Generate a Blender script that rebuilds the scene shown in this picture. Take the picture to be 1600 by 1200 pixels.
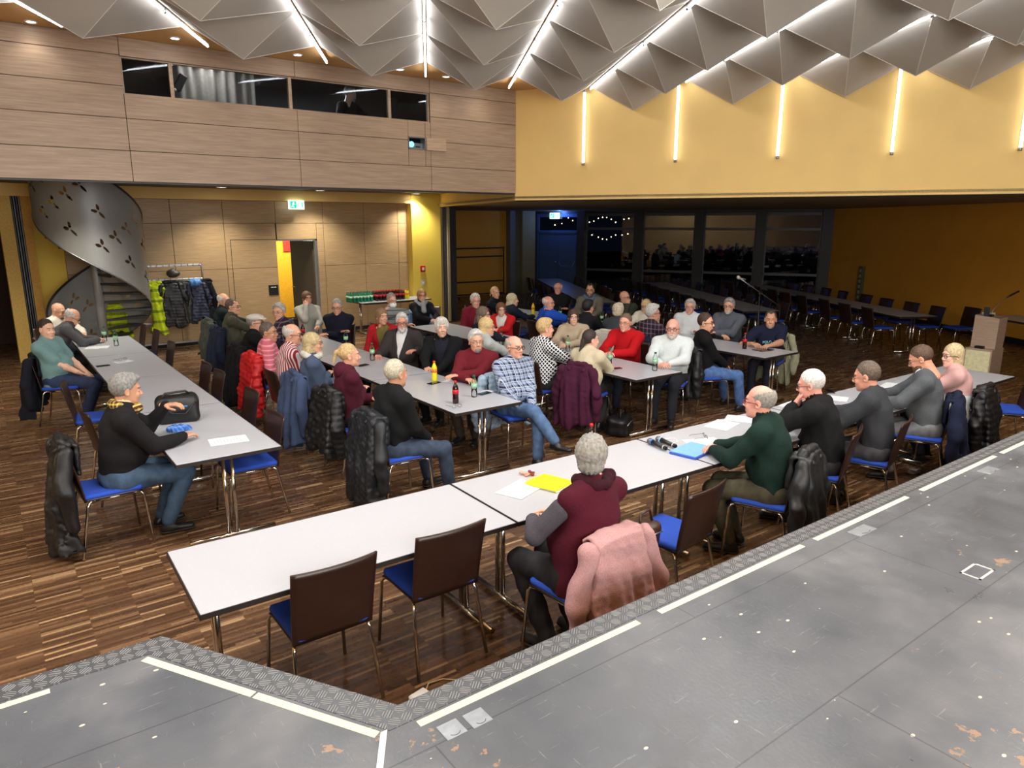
import bpy, math, random
import numpy as np
from mathutils import Vector, Matrix
random.seed(7); rng = np.random.RandomState(11)
C = bpy.context.scene.collection
SC = bpy.context.scene
PI = math.pi
for _o in list(bpy.data.objects): bpy.data.objects.remove(_o)

# ------------------------------------------------------------------ light levels
EXPO = .72
STAGE_LAMPS = [(1.5, .6, 50), (5.5, .4, 50), (9.5, .2, 60)]
TUBE_E = 12.; WTUBE_E = 2.8; DL_E = 12.; LOW_DL = 140.
# ------------------------------------------------------------------ camera
HEAD, PITCH, FPX, EYE = math.radians(36.5), math.atan(251/1109), 1109.0, 2.5
cam = bpy.data.objects.new('camera', bpy.data.cameras.new('camera')); C.objects.link(cam)
cam.location = (0, 0, EYE); cam.rotation_euler = (PI/2-PITCH, 0, -HEAD)
cam.data.sensor_width = 36; cam.data.lens = FPX/1600*36; cam.data.clip_end = 100; cam.data.clip_start = .05
SC.camera = cam
# ------------------------------------------------------------------ world, exposure
w = bpy.data.worlds.new('World'); SC.world = w; w.use_nodes = True
w.node_tree.nodes['Background'].inputs[0].default_value = (.012, .016, .03, 1)
w.node_tree.nodes['Background'].inputs[1].default_value = .3
SC.view_settings.view_transform = 'Standard'; SC.view_settings.look = 'None'
SC.view_settings.gamma = 1; SC.view_settings.use_curve_mapping = False
SC.view_settings.exposure = EXPO
SC.cycles.use_denoising = True
SC.cycles.max_bounces = 8; SC.cycles.diffuse_bounces = 4; SC.cycles.glossy_bounces = 4
SC.cycles.sample_clamp_indirect = 6

def area(name, loc, rot, sx, sy, watts, col=(1, 1, 1), spread=180):
    l = bpy.data.lights.new(name, 'AREA'); l.shape = 'RECTANGLE'; l.size = sx; l.size_y = sy
    l.energy = watts; l.color = col; l.spread = math.radians(spread)
    o = bpy.data.objects.new(name, l); C.objects.link(o); o.location = loc; o.rotation_euler = rot
    return o
# the stage lamps hang above the stage, behind and beside the viewer, and shine on the stage and head table
for k, (x, y, wt) in enumerate(STAGE_LAMPS):
    area('stage_lamp', (x, y, 5.2), (math.radians(12), 0, 0), 1.6, 1.0, wt, (1, .97, .92))

# unseen fill areas added overhead, in place of the ceiling's further tube lights
for (x, y, wt) in ((-1.5, 3.6, 75), (1.6, 4.4, 75), (4.6, 3.4, 85), (7.2, .9, 85), (-4, 7, 100)):
    area('hall_fill', (x, y, 4.45), (0, 0, 0), 1.4, 1.4, wt, (1, .98, .95))
area('stage_fill', (3.5, -2.7, 2.9), (math.radians(112), 0, math.radians(-12)), 10, 1.8, 520, (1, .97, .93))  # broad panel added behind the viewer as fill for pyramids and walls
# ------------------------------------------------------------------ picture <-> place (used to measure positions in the room)
_F = np.array([math.sin(HEAD), math.cos(HEAD), 0]); _R = np.array([math.cos(HEAD), -math.sin(HEAD), 0]); _U = np.array([0, 0, 1.])
_fw = _F*math.cos(PITCH)-_U*math.sin(PITCH); _up = _F*math.sin(PITCH)+_U*math.cos(PITCH)
def ray(x, y): return _fw+_R*(x-800)/FPX+_up*(600-y)/FPX
def at(x, y, z=0.):
    d = ray(x, y); t = (z-EYE)/d[2]; return np.array([0, 0, EYE])+t*d
def atY(x, y, Y):
    d = ray(x, y); t = Y/d[1]; return np.array([0, 0, EYE])+t*d
def atP(x, y, p0, nrm):
    d = ray(x, y); n = np.array(nrm, float); t = (np.array([p0[0], p0[1], p0[2]-EYE])@n)/(d@n); return np.array([0, 0, EYE])+t*d
def px(P):
    v = np.array(P, float)-np.array([0, 0, EYE]); z = v@_fw
    if z < .1: return (-9999, -9999)
    return (800+FPX*(v@_R)/z, 600-FPX*(v@_up)/z)

# ------------------------------------------------------------------ tagging
def tag(o, label=None, cat=None, group=None, kind=None):
    if label: o['label'] = label
    if cat: o['category'] = cat
    if group: o['group'] = group
    if kind: o['kind'] = kind
    return o
def empty(name, loc=(0, 0, 0), rz=0, label=None, cat=None, group=None):
    o = bpy.data.objects.new(name, None); C.objects.link(o); o.location = loc; o.rotation_euler = (0, 0, rz)
    o.empty_display_size = .1
    return tag(o, label, cat, group)
def copy_tree(o, parent=None):
    c = o.copy(); C.objects.link(c)
    if parent is not None: c.parent = parent
    for ch in o.children: copy_tree(ch, c)
    return c
ORD = ['first', 'second', 'third', 'fourth', 'fifth', 'sixth', 'seventh', 'eighth', 'ninth', 'tenth', 'eleventh', 'twelfth', 'thirteenth', 'fourteenth', 'fifteenth', 'sixteenth', 'seventeenth', 'eighteenth', 'nineteenth', 'twentieth']

# ------------------------------------------------------------------ materials
MATS = {}
def S(c):  # sRGB 0-255 -> linear
    return tuple(((v/255)/12.92 if v/255 <= .04045 else ((v/255+.055)/1.055)**2.4) for v in c)
def _new(name):
    m = bpy.data.materials.new(name); m.use_nodes = True; nt = m.node_tree
    return m, nt, nt.nodes['Principled BSDF']
def mat(name, rgb, rough=.6, metal=0., var=.12, scale=30., emis=0, bump=0., coat=0., spec=.5):
    key = name
    if key in MATS: return MATS[key]
    m, nt, b = _new(name); col = S(rgb)
    b.inputs['Roughness'].default_value = rough; b.inputs['Metallic'].default_value = metal
    b.inputs['Specular IOR Level'].default_value = spec
    if coat: b.inputs['Coat Weight'].default_value = coat; b.inputs['Coat Roughness'].default_value = .1
    if emis:
        b.inputs['Base Color'].default_value = (*col, 1)
        b.inputs['Emission Color'].default_value = (*col, 1); b.inputs['Emission Strength'].default_value = emis
    elif var or bump:
        tc = nt.nodes.new('ShaderNodeTexCoord'); n = nt.nodes.new('ShaderNodeTexNoise'); n.inputs['Scale'].default_value = scale
        n.inputs['Detail'].default_value = 4
        nt.links.new(tc.outputs['Object'], n.inputs['Vector'])
        r = nt.nodes.new('ShaderNodeValToRGB'); nt.links.new(n.outputs['Fac'], r.inputs[0])
        r.color_ramp.elements[0].position = .3; r.color_ramp.elements[1].position = .7
        r.color_ramp.elements[0].color = (*[v*(1-var) for v in col], 1); r.color_ramp.elements[1].color = (*[min(1, v*(1+var)) for v in col], 1)
        nt.links.new(r.outputs[0], b.inputs['Base Color'])
        if bump:
            bp = nt.nodes.new('ShaderNodeBump'); bp.inputs['Strength'].default_value = bump; bp.inputs['Distance'].default_value = .01
            nt.links.new(n.outputs['Fac'], bp.inputs['Height']); nt.links.new(bp.outputs[0], b.inputs['Normal'])
    else: b.inputs['Base Color'].default_value = (*col, 1)
    MATS[key] = m; return m
def cloth(rgb, kind='knit'):
    n = 'cloth_%s_%d_%d_%d' % (kind, *rgb)
    if kind == 'shiny': return mat(n, rgb, .52, 0, .25, 25, bump=.3)
    if kind == 'denim': return mat(n, rgb, .85, 0, .28, 18, bump=.3)
    return mat(n, rgb, .9, 0, .13, 120, bump=.35, spec=.25)
class NT:
    def __init__(s, m): s.nt = m.node_tree
    def n(s, t, **k):
        x = s.nt.nodes.new(t)
        for a, v in k.items(): setattr(x, a, v)
        return x
    def l(s, a, b): s.nt.links.new(a, b)
    def math(s, op, a, b=None, c=None):
        x = s.n('ShaderNodeMath', operation=op)
        for i, v in enumerate((a, b, c)):
            if v is None: continue
            if isinstance(v, (int, float)): x.inputs[i].default_value = v
            else: s.l(v, x.inputs[i])
        return x.outputs[0]
    def ramp(s, fac, stops, interp='LINEAR'):
        r = s.n('ShaderNodeValToRGB'); cr = r.color_ramp; cr.interpolation = interp
        while len(cr.elements) < len(stops): cr.elements.new(.5)
        for e, (p, c) in zip(cr.elements, stops): e.position = p; e.color = (*c, 1)
        s.l(fac, r.inputs[0]); return r.outputs[0]
    def mix(s, fac, a, b, mode='MIX'):
        x = s.n('ShaderNodeMix', data_type='RGBA', blend_type=mode)
        for sock, v in ((x.inputs[0], fac), (x.inputs[6], a), (x.inputs[7], b)):
            if isinstance(v, (int, float)): sock.default_value = v
            elif isinstance(v, tuple): sock.default_value = (*v, 1)
            else: s.l(v, sock)
        return x.outputs[2]
    def xyz(s, sc=(1, 1, 1), rot=(0, 0, 0), loc=(0, 0, 0)):
        tc = s.n('ShaderNodeTexCoord'); mp = s.n('ShaderNodeMapping')
        mp.inputs['Scale'].default_value = sc; mp.inputs['Rotation'].default_value = rot; mp.inputs['Location'].default_value = loc
        s.l(tc.outputs['Object'], mp.inputs[0]); return mp.outputs[0]
    def sep(s, v):
        x = s.n('ShaderNodeSeparateXYZ'); s.l(v, x.inputs[0]); return x.outputs
    def noise(s, v, scale, detail=3, rough=.5):
        x = s.n('ShaderNodeTexNoise'); x.inputs['Scale'].default_value = scale; x.inputs['Detail'].default_value = detail
        x.inputs['Roughness'].default_value = rough; s.l(v, x.inputs['Vector']); return x.outputs['Fac']
    def bump(s, h, b, st=.4, dist=.01):
        x = s.n('ShaderNodeBump'); x.inputs['Strength'].default_value = st; x.inputs['Distance'].default_value = dist
        s.l(h, x.inputs['Height']); s.l(x.outputs[0], b.inputs['Normal'])
def plaid(name, base, stripe, line=None, f=14., wdt=.4, lattice=False, horiz_only=False, vert_only=False):
    if name in MATS: return MATS[name]
    m, nt, b = _new(name); N = NT(m); b.inputs['Roughness'].default_value = .85; b.inputs['Specular IOR Level'].default_value = .25
    X, Y, Z = N.sep(N.xyz())
    X = N.math('ADD', X, N.math('MULTIPLY', Y, .7))
    if lattice: X, Z = N.math('ADD', X, Z), N.math('SUBTRACT', X, Z)
    def st(c, ff, ww, off=0.): return N.math('LESS_THAN', N.math('FRACT', N.math('ADD', N.math('MULTIPLY', c, ff), 100+off)), ww)
    a, c = st(X, f, wdt), st(Z, f, wdt)
    if lattice: fac = N.math('MAXIMUM', a, c)
    elif horiz_only: fac = c
    elif vert_only: fac = a
    else: fac = N.math('MULTIPLY', N.math('ADD', a, c), .5)
    col = N.mix(fac, S(base), S(stripe))
    if line:
        l2 = N.math('MAXIMUM', st(X, f, .12, .5), st(Z, f, .12, .5)); col = N.mix(N.math('MULTIPLY', l2, .8), col, S(line))
    N.l(col, b.inputs['Base Color']); MATS[name] = m; return m

# ------------------------------------------------------------------ mesh builder
class MB:
    def __init__(s): s.v = []; s.f = []; s.sm = []; s.mi = []
    def add(s, V, F, smooth=False, mi=0):
        o = len(s.v); s.v += [tuple(map(float, p)) for p in V]
        for f in F: s.f.append(tuple(i+o for i in f)); s.sm.append(smooth); s.mi.append(mi)
        return s
    def box(s, a, b, mi=0, M=None):
        (x0, y0, z0), (x1, y1, z1) = a, b
        V = [(x0, y0, z0), (x1, y0, z0), (x1, y1, z0), (x0, y1, z0), (x0, y0, z1), (x1, y0, z1), (x1, y1, z1), (x0, y1, z1)]
        if M is not None: V = [tuple(M @ Vector(p)) for p in V]
        return s.add(V, [(0, 3, 2, 1), (4, 5, 6, 7), (0, 1, 5, 4), (1, 2, 6, 5), (2, 3, 7, 6), (3, 0, 4, 7)], False, mi)
    def bbox(s, a, b, r=.006, mi=0, M=None):   # box with chamfered edges
        a = np.array(a, float); b = np.array(b, float); c = (a+b)/2; h = (b-a)/2; r = min(r, *(h*.45))
        V = []; idx = {}
        for sx in (-1, 1):
            for sy in (-1, 1):
                for sz in (-1, 1):
                    for k in range(3):
                        p = c+h*np.array([sx, sy, sz]); q = p.copy()
                        for j in range(3):
                            if j != k: q[j] -= r*(sx, sy, sz)[j]
                        idx[(sx, sy, sz, k)] = len(V); V.append(q)
        F = []
        for k in range(3):
            i, j = [q for q in range(3) if q != k]
            for sg in (-1, 1):
                ring = []
                for (u, v) in ((-1, -1), (1, -1), (1, 1), (-1, 1)):
                    t = [0, 0, 0]; t[k] = sg; t[i] = u; t[j] = v; ring.append(idx[(*t, k)])
                F.append(ring)
            for u in (-1, 1):
                for v in (-1, 1):   # edge along axis k
                    t0 = [0, 0, 0]; t0[i] = u; t0[j] = v; t0[k] = -1; t1 = list(t0); t1[k] = 1
                    F.append([idx[(*t0, i)], idx[(*t0, j)], idx[(*t1, j)], idx[(*t1, i)]])
        for sx in (-1, 1):
            for sy in (-1, 1):
                for sz in (-1, 1): F.append([idx[(sx, sy, sz, k)] for k in range(3)])
        # outward orientation
        G = []
        for f in F:
            p = [V[i] for i in f]; n = np.cross(p[1]-p[0], p[2]-p[0])
            if n@(sum(p)/len(p)-c) < 0: f = f[::-1]
            G.append(f)
        if M is not None: V = [tuple(M @ Vector(p)) for p in V]
        return s.add(V, G, False, mi)
    def tube(s, P, r, n=10, mi=0, caps=True, closed=False):
        P = [np.array(p, float) for p in P]; R = r if hasattr(r, '__len__') else [r]*len(P)
        V = []; F = []; m = len(P); up = None
        for i in range(m):
            if closed: t = P[(i+1) % m]-P[i-1]
            else: t = P[min(i+1, m-1)]-P[max(i-1, 0)]
            t = t/(np.linalg.norm(t)+1e-9)
            if up is None:
                up = np.array([0, 0, 1.]) if abs(t[2]) < .9 else np.array([1., 0, 0])
            a = np.cross(t, up); a /= np.linalg.norm(a)+1e-9; b = np.cross(a, t); up = b
            for k in range(n):
                q = 2*PI*k/n; V.append(P[i]+R[i]*(a*math.cos(q)+b*math.sin(q)))
        for i in range(m if closed else m-1):
            for k in range(n):
                j = (i+1) % m
                F.append((i*n+k, j*n+k, j*n+(k+1) % n, i*n+(k+1) % n))
        s.add(V, F, True, mi)
        if caps and not closed:
            o = len(s.v)-len(V); s.f.append(tuple(o+k for k in range(n))); s.sm.append(False); s.mi.append(mi)
            s.f.append(tuple(o+(m-1)*n+k for k in reversed(range(n)))); s.sm.append(False); s.mi.append(mi)
        return s
    def lathe(s, prof, n=16, c=(0, 0, 0), mi=None, M=None):
        V = []; F = []
        for (r, z) in prof:
            for k in range(n): V.append((c[0]+r*math.cos(2*PI*k/n), c[1]+r*math.sin(2*PI*k/n), c[2]+z))
        if M is not None: V = [tuple(M @ Vector(p)) for p in V]
        o = len(s.v); s.v += V
        for i in range(len(prof)-1):
            for k in range(n):
                s.f.append((o+i*n+k, o+i*n+(k+1) % n, o+(i+1)*n+(k+1) % n, o+(i+1)*n+k)); s.sm.append(True)
                s.mi.append(mi[i] if isinstance(mi, (list, tuple)) else (mi or 0))
        for i in (0, len(prof)-1):
            if prof[i][0] > 1e-5:
                r = [o+i*n+k for k in range(n)]; s.f.append(tuple(r if i else r[::-1])); s.sm.append(False)
                s.mi.append((mi[min(i, len(prof)-2)] if isinstance(mi, (list, tuple)) else (mi or 0)))
        return s
    def ball(s, c, r, n=12, m=8, mi=0):
        r = r if hasattr(r, '__len__') else (r, r, r); V = []; F = []
        for i in range(m+1):
            a = PI*i/m
            for k in range(n):
                q = 2*PI*k/n; V.append((c[0]+r[0]*math.sin(a)*math.cos(q), c[1]+r[1]*math.sin(a)*math.sin(q), c[2]+r[2]*math.cos(a)))
        for i in range(m):
            for k in range(n): F.append((i*n+k, (i+1)*n+k, (i+1)*n+(k+1) % n, i*n+(k+1) % n))
        return s.add(V, F, True, mi)
    def prism(s, poly, z0, z1, mi=0):
        n = len(poly); V = [(*p, z0) for p in poly]+[(*p, z1) for p in poly]
        F = [tuple(range(n-1, -1, -1)), tuple(range(n, 2*n))]+[(i, (i+1) % n, n+(i+1) % n, n+i) for i in range(n)]
        return s.add(V, F, False, mi)
    def grid(s, fn, nu, nv, mi=0, thick=0., smooth=True, keep=None):
        V = [np.array(fn(i/nu, j/nv), float) for i in range(nu+1) for j in range(nv+1)]
        F = [(i*(nv+1)+j, (i+1)*(nv+1)+j, (i+1)*(nv+1)+j+1, i*(nv+1)+j+1) for i in range(nu) for j in range(nv) if keep is None or keep((i+.5)/nu, (j+.5)/nv)]
        if not thick: return s.add(V, F, smooth, mi)
        A = np.array(V).reshape(nu+1, nv+1, 3); du = np.gradient(A, axis=0); dv = np.gradient(A, axis=1)
        N = np.cross(du, dv); N /= np.linalg.norm(N, axis=2, keepdims=True)+1e-9; B = (A+N*thick).reshape(-1, 3); k = len(V)
        from collections import Counter
        cnt = Counter(); 
        for f in F:
            for a, b in zip(f, f[1:]+f[:1]): cnt[(a, b)] += 1
        G = list(F)+[tuple(i+k for i in f[::-1]) for f in F]
        for (a, b) in cnt:
            if (b, a) not in cnt: G.append((b, a, a+k, b+k))
        G = [tuple(reversed(g)) for g in G]
        return s.add(list(V)+list(B), G, smooth, mi)
    def build(s, name, mats, parent=None, loc=None, rz=None):
        me = bpy.data.meshes.new(name); me.from_pydata(s.v, [], s.f)
        if not isinstance(mats, (list, tuple)): mats = [mats]
        for m in mats: me.materials.append(m)
        me.polygons.foreach_set('use_smooth', s.sm); me.polygons.foreach_set('material_index', s.mi); me.update()
        o = bpy.data.objects.new(name, me); C.objects.link(o)
        if parent is not None: o.parent = parent
        if loc is not None: o.location = loc
        if rz is not None: o.rotation_euler = (0, 0, rz)
        return o
def text_obj(name, txt, size, m, parent, M, ext=.001):
    cu = bpy.data.curves.new(name, 'FONT'); cu.body = txt; cu.size = size; cu.extrude = ext; cu.align_x = 'CENTER'; cu.align_y = 'CENTER'
    o = bpy.data.objects.new(name, cu); C.objects.link(o)
    dg = bpy.context.evaluated_depsgraph_get(); me = bpy.data.meshes.new_from_object(o.evaluated_get(dg)); bpy.data.objects.remove(o)
    me.materials.clear(); me.materials.append(m)
    me.transform(M); r = bpy.data.objects.new(name, me); C.objects.link(r)
    if parent is not None: r.parent = parent
    return r

# ------------------------------------------------------------------ distance fields -> smooth meshes
class SDF:
    def __init__(s, lo, hi, res):
        s.lo = np.array(lo, float); s.res = res; n = np.ceil((np.array(hi)-s.lo)/res).astype(int)+1; s.n = n
        s.g = [s.lo[i]+res*np.arange(n[i]) for i in range(3)]; s.d = np.full(n, 1., np.float32)
    def _sub(s, lo, hi):
        a = np.maximum(np.floor((np.array(lo)-s.lo)/s.res).astype(int), 0); b = np.minimum(np.ceil((np.array(hi)-s.lo)/s.res).astype(int)+1, s.n)
        if np.any(b <= a): return None, None
        sl = tuple(slice(a[i], b[i]) for i in range(3))
        P = np.stack(np.meshgrid(*[s.g[i][sl[i]] for i in range(3)], indexing='ij'), -1)
        return sl, P
    def _smin(s, sl, d, k):
        a = s.d[sl]
        if k > 0: h = np.maximum(k-np.abs(a-d), 0)/k; s.d[sl] = np.minimum(a, d)-h*h*k*.25
        else: s.d[sl] = np.minimum(a, d)
    def _smax(s, sl, d, k):
        a = s.d[sl]
        if k > 0: h = np.maximum(k-np.abs(a-d), 0)/k; s.d[sl] = np.maximum(a, d)+h*h*k*.25
        else: s.d[sl] = np.maximum(a, d)
    def cone(s, p0, p1, r0, r1, k=.02, sc=None, B=None):
        p0 = np.array(p0, float); p1 = np.array(p1, float); m = max(r0, r1)*(max(sc) if sc is not None else 1)+k+2*s.res
        sl, P = s._sub(np.minimum(p0, p1)-m, np.maximum(p0, p1)+m)
        if sl is None: return s
        q = P-p0; ax = p1-p0; f = 1.
        if sc is not None:
            if B is not None: q = q@np.array(B).T; ax = np.array(B)@ax
            q = q/np.array(sc); ax = ax/np.array(sc); f = min(sc)
        L = ax@ax+1e-12; t = np.clip((q@ax)/L, 0, 1)
        d = (np.linalg.norm(q-t[..., None]*ax, axis=-1)-(r0+(r1-r0)*t))*f
        s._smin(sl, d, k); return s
    def ell(s, c, r, k=.02, B=None, cut=False):
        c = np.array(c, float); r = np.array(r, float); m = max(r)+k+2*s.res
        sl, P = s._sub(c-m, c+m)
        if sl is None: return s
        q = P-c
        if B is not None: q = q@np.array(B).T
        k0 = np.linalg.norm(q/r, axis=-1); k1 = np.linalg.norm(q/(r*r), axis=-1)+1e-9
        d = k0*(k0-1)/k1; d = np.where(k0 < 1e-3, -min(r), d)
        if cut: s._smax(sl, -d, k)
        else: s._smin(sl, d, k)
        return s
    def rbox(s, c, h, r=.02, k=.02, B=None, cut=False):
        c = np.array(c, float); h = np.array(h, float)
        m = np.linalg.norm(h)+k+2*s.res if B is not None else h+k+2*s.res
        sl, P = s._sub(c-m, c+m)
        if sl is None: return s
        q = P-c
        if B is not None: q = q@np.array(B).T
        q = np.abs(q)-(h-r); d = np.linalg.norm(np.maximum(q, 0), axis=-1)+np.minimum(q.max(-1), 0)-r
        if cut: s._smax(sl, -d, k)
        else: s._smin(sl, d, k)
        return s
    def plane(s, fn, k=.0):   # keep where fn(P) < 0
        sl = (slice(None),)*3; P = np.stack(np.meshgrid(*s.g, indexing='ij'), -1); s._smax(sl, fn(P), k); return s
    def disp(s, fn):
        P = np.stack(np.meshgrid(*s.g, indexing='ij'), -1); near = np.abs(s.d) < .06
        s.d[near] += fn(P[near]); return s
    def mesh(s):
        d = s.d; n = np.array(d.shape)
        for ax in range(3):   # close at border
            for e in (0, -1):
                ix = [slice(None)]*3; ix[ax] = e; d[tuple(ix)] = np.maximum(d[tuple(ix)], s.res*.5)
        ins = d < 0; cn = n-1
        acc = np.zeros((*cn, 3), np.float32); cnt = np.zeros(cn, np.float32)
        offs = [(i, j, k) for i in (0, 1) for j in (0, 1) for k in (0, 1)]
        def cs(a, o): return a[o[0]:o[0]+cn[0], o[1]:o[1]+cn[1], o[2]:o[2]+cn[2]]
        for ax in range(3):
            for o in offs:
                if o[ax]: continue
                o2 = list(o); o2[ax] = 1; a = cs(d, o); b = cs(d, o2); m = cs(ins, o) != cs(ins, o2)
                if not m.any(): continue
                t = a[m]/(a[m]-b[m]); base = np.tile(np.array(o, np.float32), (t.size, 1)); base[:, ax] += t
                acc[m] += base; cnt[m] += 1
        act = cnt > 0; idx = np.full(cn, -1, np.int64); idx[act] = np.arange(act.sum())
        ijk = np.argwhere(act); V = (ijk+acc[act]/cnt[act][:, None])*s.res+s.lo
        F = []
        for ax in range(3):
            u, v = [(1, 2), (2, 0), (0, 1)][ax]
            a = [slice(1, cn[i]) for i in range(3)]; a[ax] = slice(0, cn[ax]); b = list(a); b[ax] = slice(1, cn[ax]+1)
            A = ins[tuple(a)]; Bq = ins[tuple(b)]; m = A != Bq; p = np.argwhere(m)
            if not len(p): continue
            sh = np.array([a[i].start for i in range(3)]); p = p+sh
            def g(du, dv):
                q = p.copy(); q[:, u] -= du; q[:, v] -= dv; return idx[q[:, 0], q[:, 1], q[:, 2]]
            Q = np.stack([g(1, 1), g(0, 1), g(0, 0), g(1, 0)], 1); fl = ~A[m]
            Q[fl] = Q[fl][:, ::-1]; F.append(Q)
        if not F: return np.zeros((0, 3)), np.zeros((0, 4), int)
        return V, np.concatenate(F)
def xform(V, R, t): return V@np.array(R).T+np.array(t)   # R columns = axes
def np_obj(name, parts, mats, parent=None, smooth=True):
    # parts: list of (V,F,matindex)
    Vs = []; Fs = []; mi = []; o = 0
    for V, F, i in parts:
        if not len(V): continue
        Vs.append(np.asarray(V, np.float32)); Fs.append(np.asarray(F)+o); mi += [i]*len(F); o += len(V)
    V = np.concatenate(Vs); F = np.concatenate(Fs).astype(np.int32)
    me = bpy.data.meshes.new(name); me.vertices.add(len(V)); me.vertices.foreach_set('co', V.ravel())
    me.loops.add(F.size); me.loops.foreach_set('vertex_index', F.ravel())
    me.polygons.add(len(F)); me.polygons.foreach_set('loop_start', np.arange(len(F), dtype=np.int32)*4)
    me.polygons.foreach_set('loop_total', np.full(len(F), 4, np.int32))
    if not isinstance(mats, (list, tuple)): mats = [mats]
    for m in mats: me.materials.append(m)
    me.polygons.foreach_set('material_index', np.array(mi, np.int32)); me.polygons.foreach_set('use_smooth', np.full(len(F), smooth))
    me.update(calc_edges=True); me.validate()
    ob = bpy.data.objects.new(name, me); C.objects.link(ob)
    if parent is not None: ob.parent = parent
    return ob
# ================================================================== the room
D = np.array([.5, .8660254]); E_ = np.array([.5, -.8660254])     # the hall is laid out on 60-degree directions
YP, YB = 10.5, 15.9                     # gallery front, back wall
CX, CY = 7.84, 10.5                     # corner of gallery front and yellow wall
GX, GY = 16.82, 20.0                    # a point of the glass front
ZC = 4.74
def wood(name, c1, c2, scale=1., rough=.45):
    if name in MATS: return MATS[name]
    m, nt, b = _new(name); N = NT(m)
    v = N.xyz((1.2*scale, 1.2*scale, 26*scale)); f = N.noise(v, 2.2, 5, .6); g = N.noise(N.xyz((.5, .5, 3)), 1.3, 2)
    c = N.ramp(f, [(.3, S(c1)), (.7, S(c2))]); c = N.mix(N.math('MULTIPLY', g, .25), c, S(c1))
    N.l(c, b.inputs['Base Color']); b.inputs['Roughness'].default_value = rough; MATS[name] = m; return m
M_panel = wood('gallery_wood', (150, 126, 104), (182, 157, 132))
M_back = wood('back_wall_wood', (150, 123, 88), (183, 154, 116))
M_seam = mat('dark_seam', (38, 30, 24), .8, var=0)
M_yel = mat('yellow_paint', (234, 198, 124), .75, var=.03, scale=2)
M_yel2 = mat('bright_yellow_paint', (232, 202, 84), .7, var=.03, scale=2)
M_ochre = mat('ochre_paint', (222, 156, 48), .8, var=.04, scale=2)
M_ceil = mat('lower_ceiling_paint', (150, 138, 108), .8, var=.03)
M_orange = mat('orange_ceiling', (205, 160, 98), .8, var=.03)
M_dark = mat('black_gap', (14, 13, 13), .8, var=0)
M_dgrey = mat('dark_grey_paint', (52, 54, 58), .5, var=.05)
M_grey = mat('grey_frame', (84, 86, 90), .45, .3, var=.05)
M_chrome = mat('chrome', (205, 200, 192), .16, 1, var=0)
M_alu = mat('brushed_aluminium', (176, 178, 182), .35, .9, var=.05)
M_white = mat('white_plastic', (232, 232, 230), .4, var=0)
M_black = mat('black_plastic', (18, 18, 20), .4, var=0)

# floor: thin oak and smoked strips in blocks
def floor_mat():
    m, nt, b = _new('strip_parquet'); N = NT(m); v = N.xyz()
    def brick(sw, sh, off, freq, vec):
        br = N.n('ShaderNodeTexBrick'); br.offset = off; br.offset_frequency = freq; br.squash = 1
        br.inputs['Color1'].default_value = (0, 0, 0, 1); br.inputs['Color2'].default_value = (1, 1, 1, 1); br.inputs['Mortar'].default_value = (.25, .25, .25, 1)
        br.inputs['Scale'].default_value = 1; br.inputs['Mortar Size'].default_value = .0012; br.inputs['Mortar Smooth'].default_value = .3
        br.inputs['Brick Width'].default_value = sw; br.inputs['Row Height'].default_value = sh; N.l(vec, br.inputs['Vector']); return br
    br = brick(.27, .0225, .5, 7, v)
    r = N.sep(br.outputs['Color'])[0]
    c = N.ramp(r, [(0, S((72, 50, 34))), (.35, S((97, 69, 47))), (.68, S((118, 86, 60))), (.9, S((140, 107, 76))), (.985, S((186, 152, 112)))])
    grain = N.noise(N.xyz((4, 60, 1)), 3, 4); c = N.mix(.35, c, N.ramp(grain, [(.3, (.5, .5, .5)), (.7, (1, 1, 1))]), 'MULTIPLY')
    big = N.noise(v, .5, 2); c = N.mix(.3, c, N.ramp(big, [(.35, (.62, .6, .58)), (.65, (1, 1, 1))]), 'MULTIPLY')
    N.l(c, b.inputs['Base Color'])
    rr = N.math('MULTIPLY_ADD', N.noise(v, 9, 3), .22, .17); N.l(rr, b.inputs['Roughness']); b.inputs['Specular IOR Level'].default_value = .45
    N.bump(br.outputs['Fac'], b, .12, .002); return m
MB().box((-9, -4, -.1), (24, 24, 0)).build('floor', floor_mat())['kind'] = 'structure'

# ---- gallery front of wood panels, with the window band of the control room
def panel_grid(mb, xs, zs, y, holes=(), t=.02, gap=.004, side=-1):
    for i in range(len(xs)-1):
        for j in range(len(zs)-1):
            x0, x1, z0, z1 = xs[i], xs[i+1], zs[j], zs[j+1]; skip = False
            for (hx0, hx1, hz0, hz1) in holes:
                if x0 < hx1-1e-3 and x1 > hx0+1e-3 and z0 < hz1-1e-3 and z1 > hz0+1e-3: skip = True
            if not skip: mb.bbox((x0+gap, y-(t if side < 0 else 0), z0+gap), (x1-gap, y+(0 if side < 0 else t), z1-gap), .003)
WX0, WX1, WZ0, WZ1 = 1.72, 6.12, 4.08, 4.52      # window band
HX0, HX1, HZ0, HZ1 = 5.71, 6.02, 3.66, 3.84      # projector hatch
zP = [3.02, 3.44, 3.86, WZ0+.19, WZ1, ZC]
def wb(zs, holes, xs, y, name, mats, zlo, zhi, t=.02): pass
mb = MB()
xsP = [-6, -3.5, -1.2, WX0, 3.93, WX1+.0, CX]
def add_panels(mb, rects, y):
    for (x0, x1, z0, z1) in rects: mb.bbox((x0+.003, y-.02, z0+.003), (x1-.003, y, z1-.003), .003)
rects = []
za, zb, zc = 3.40, 3.79, 4.17
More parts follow.
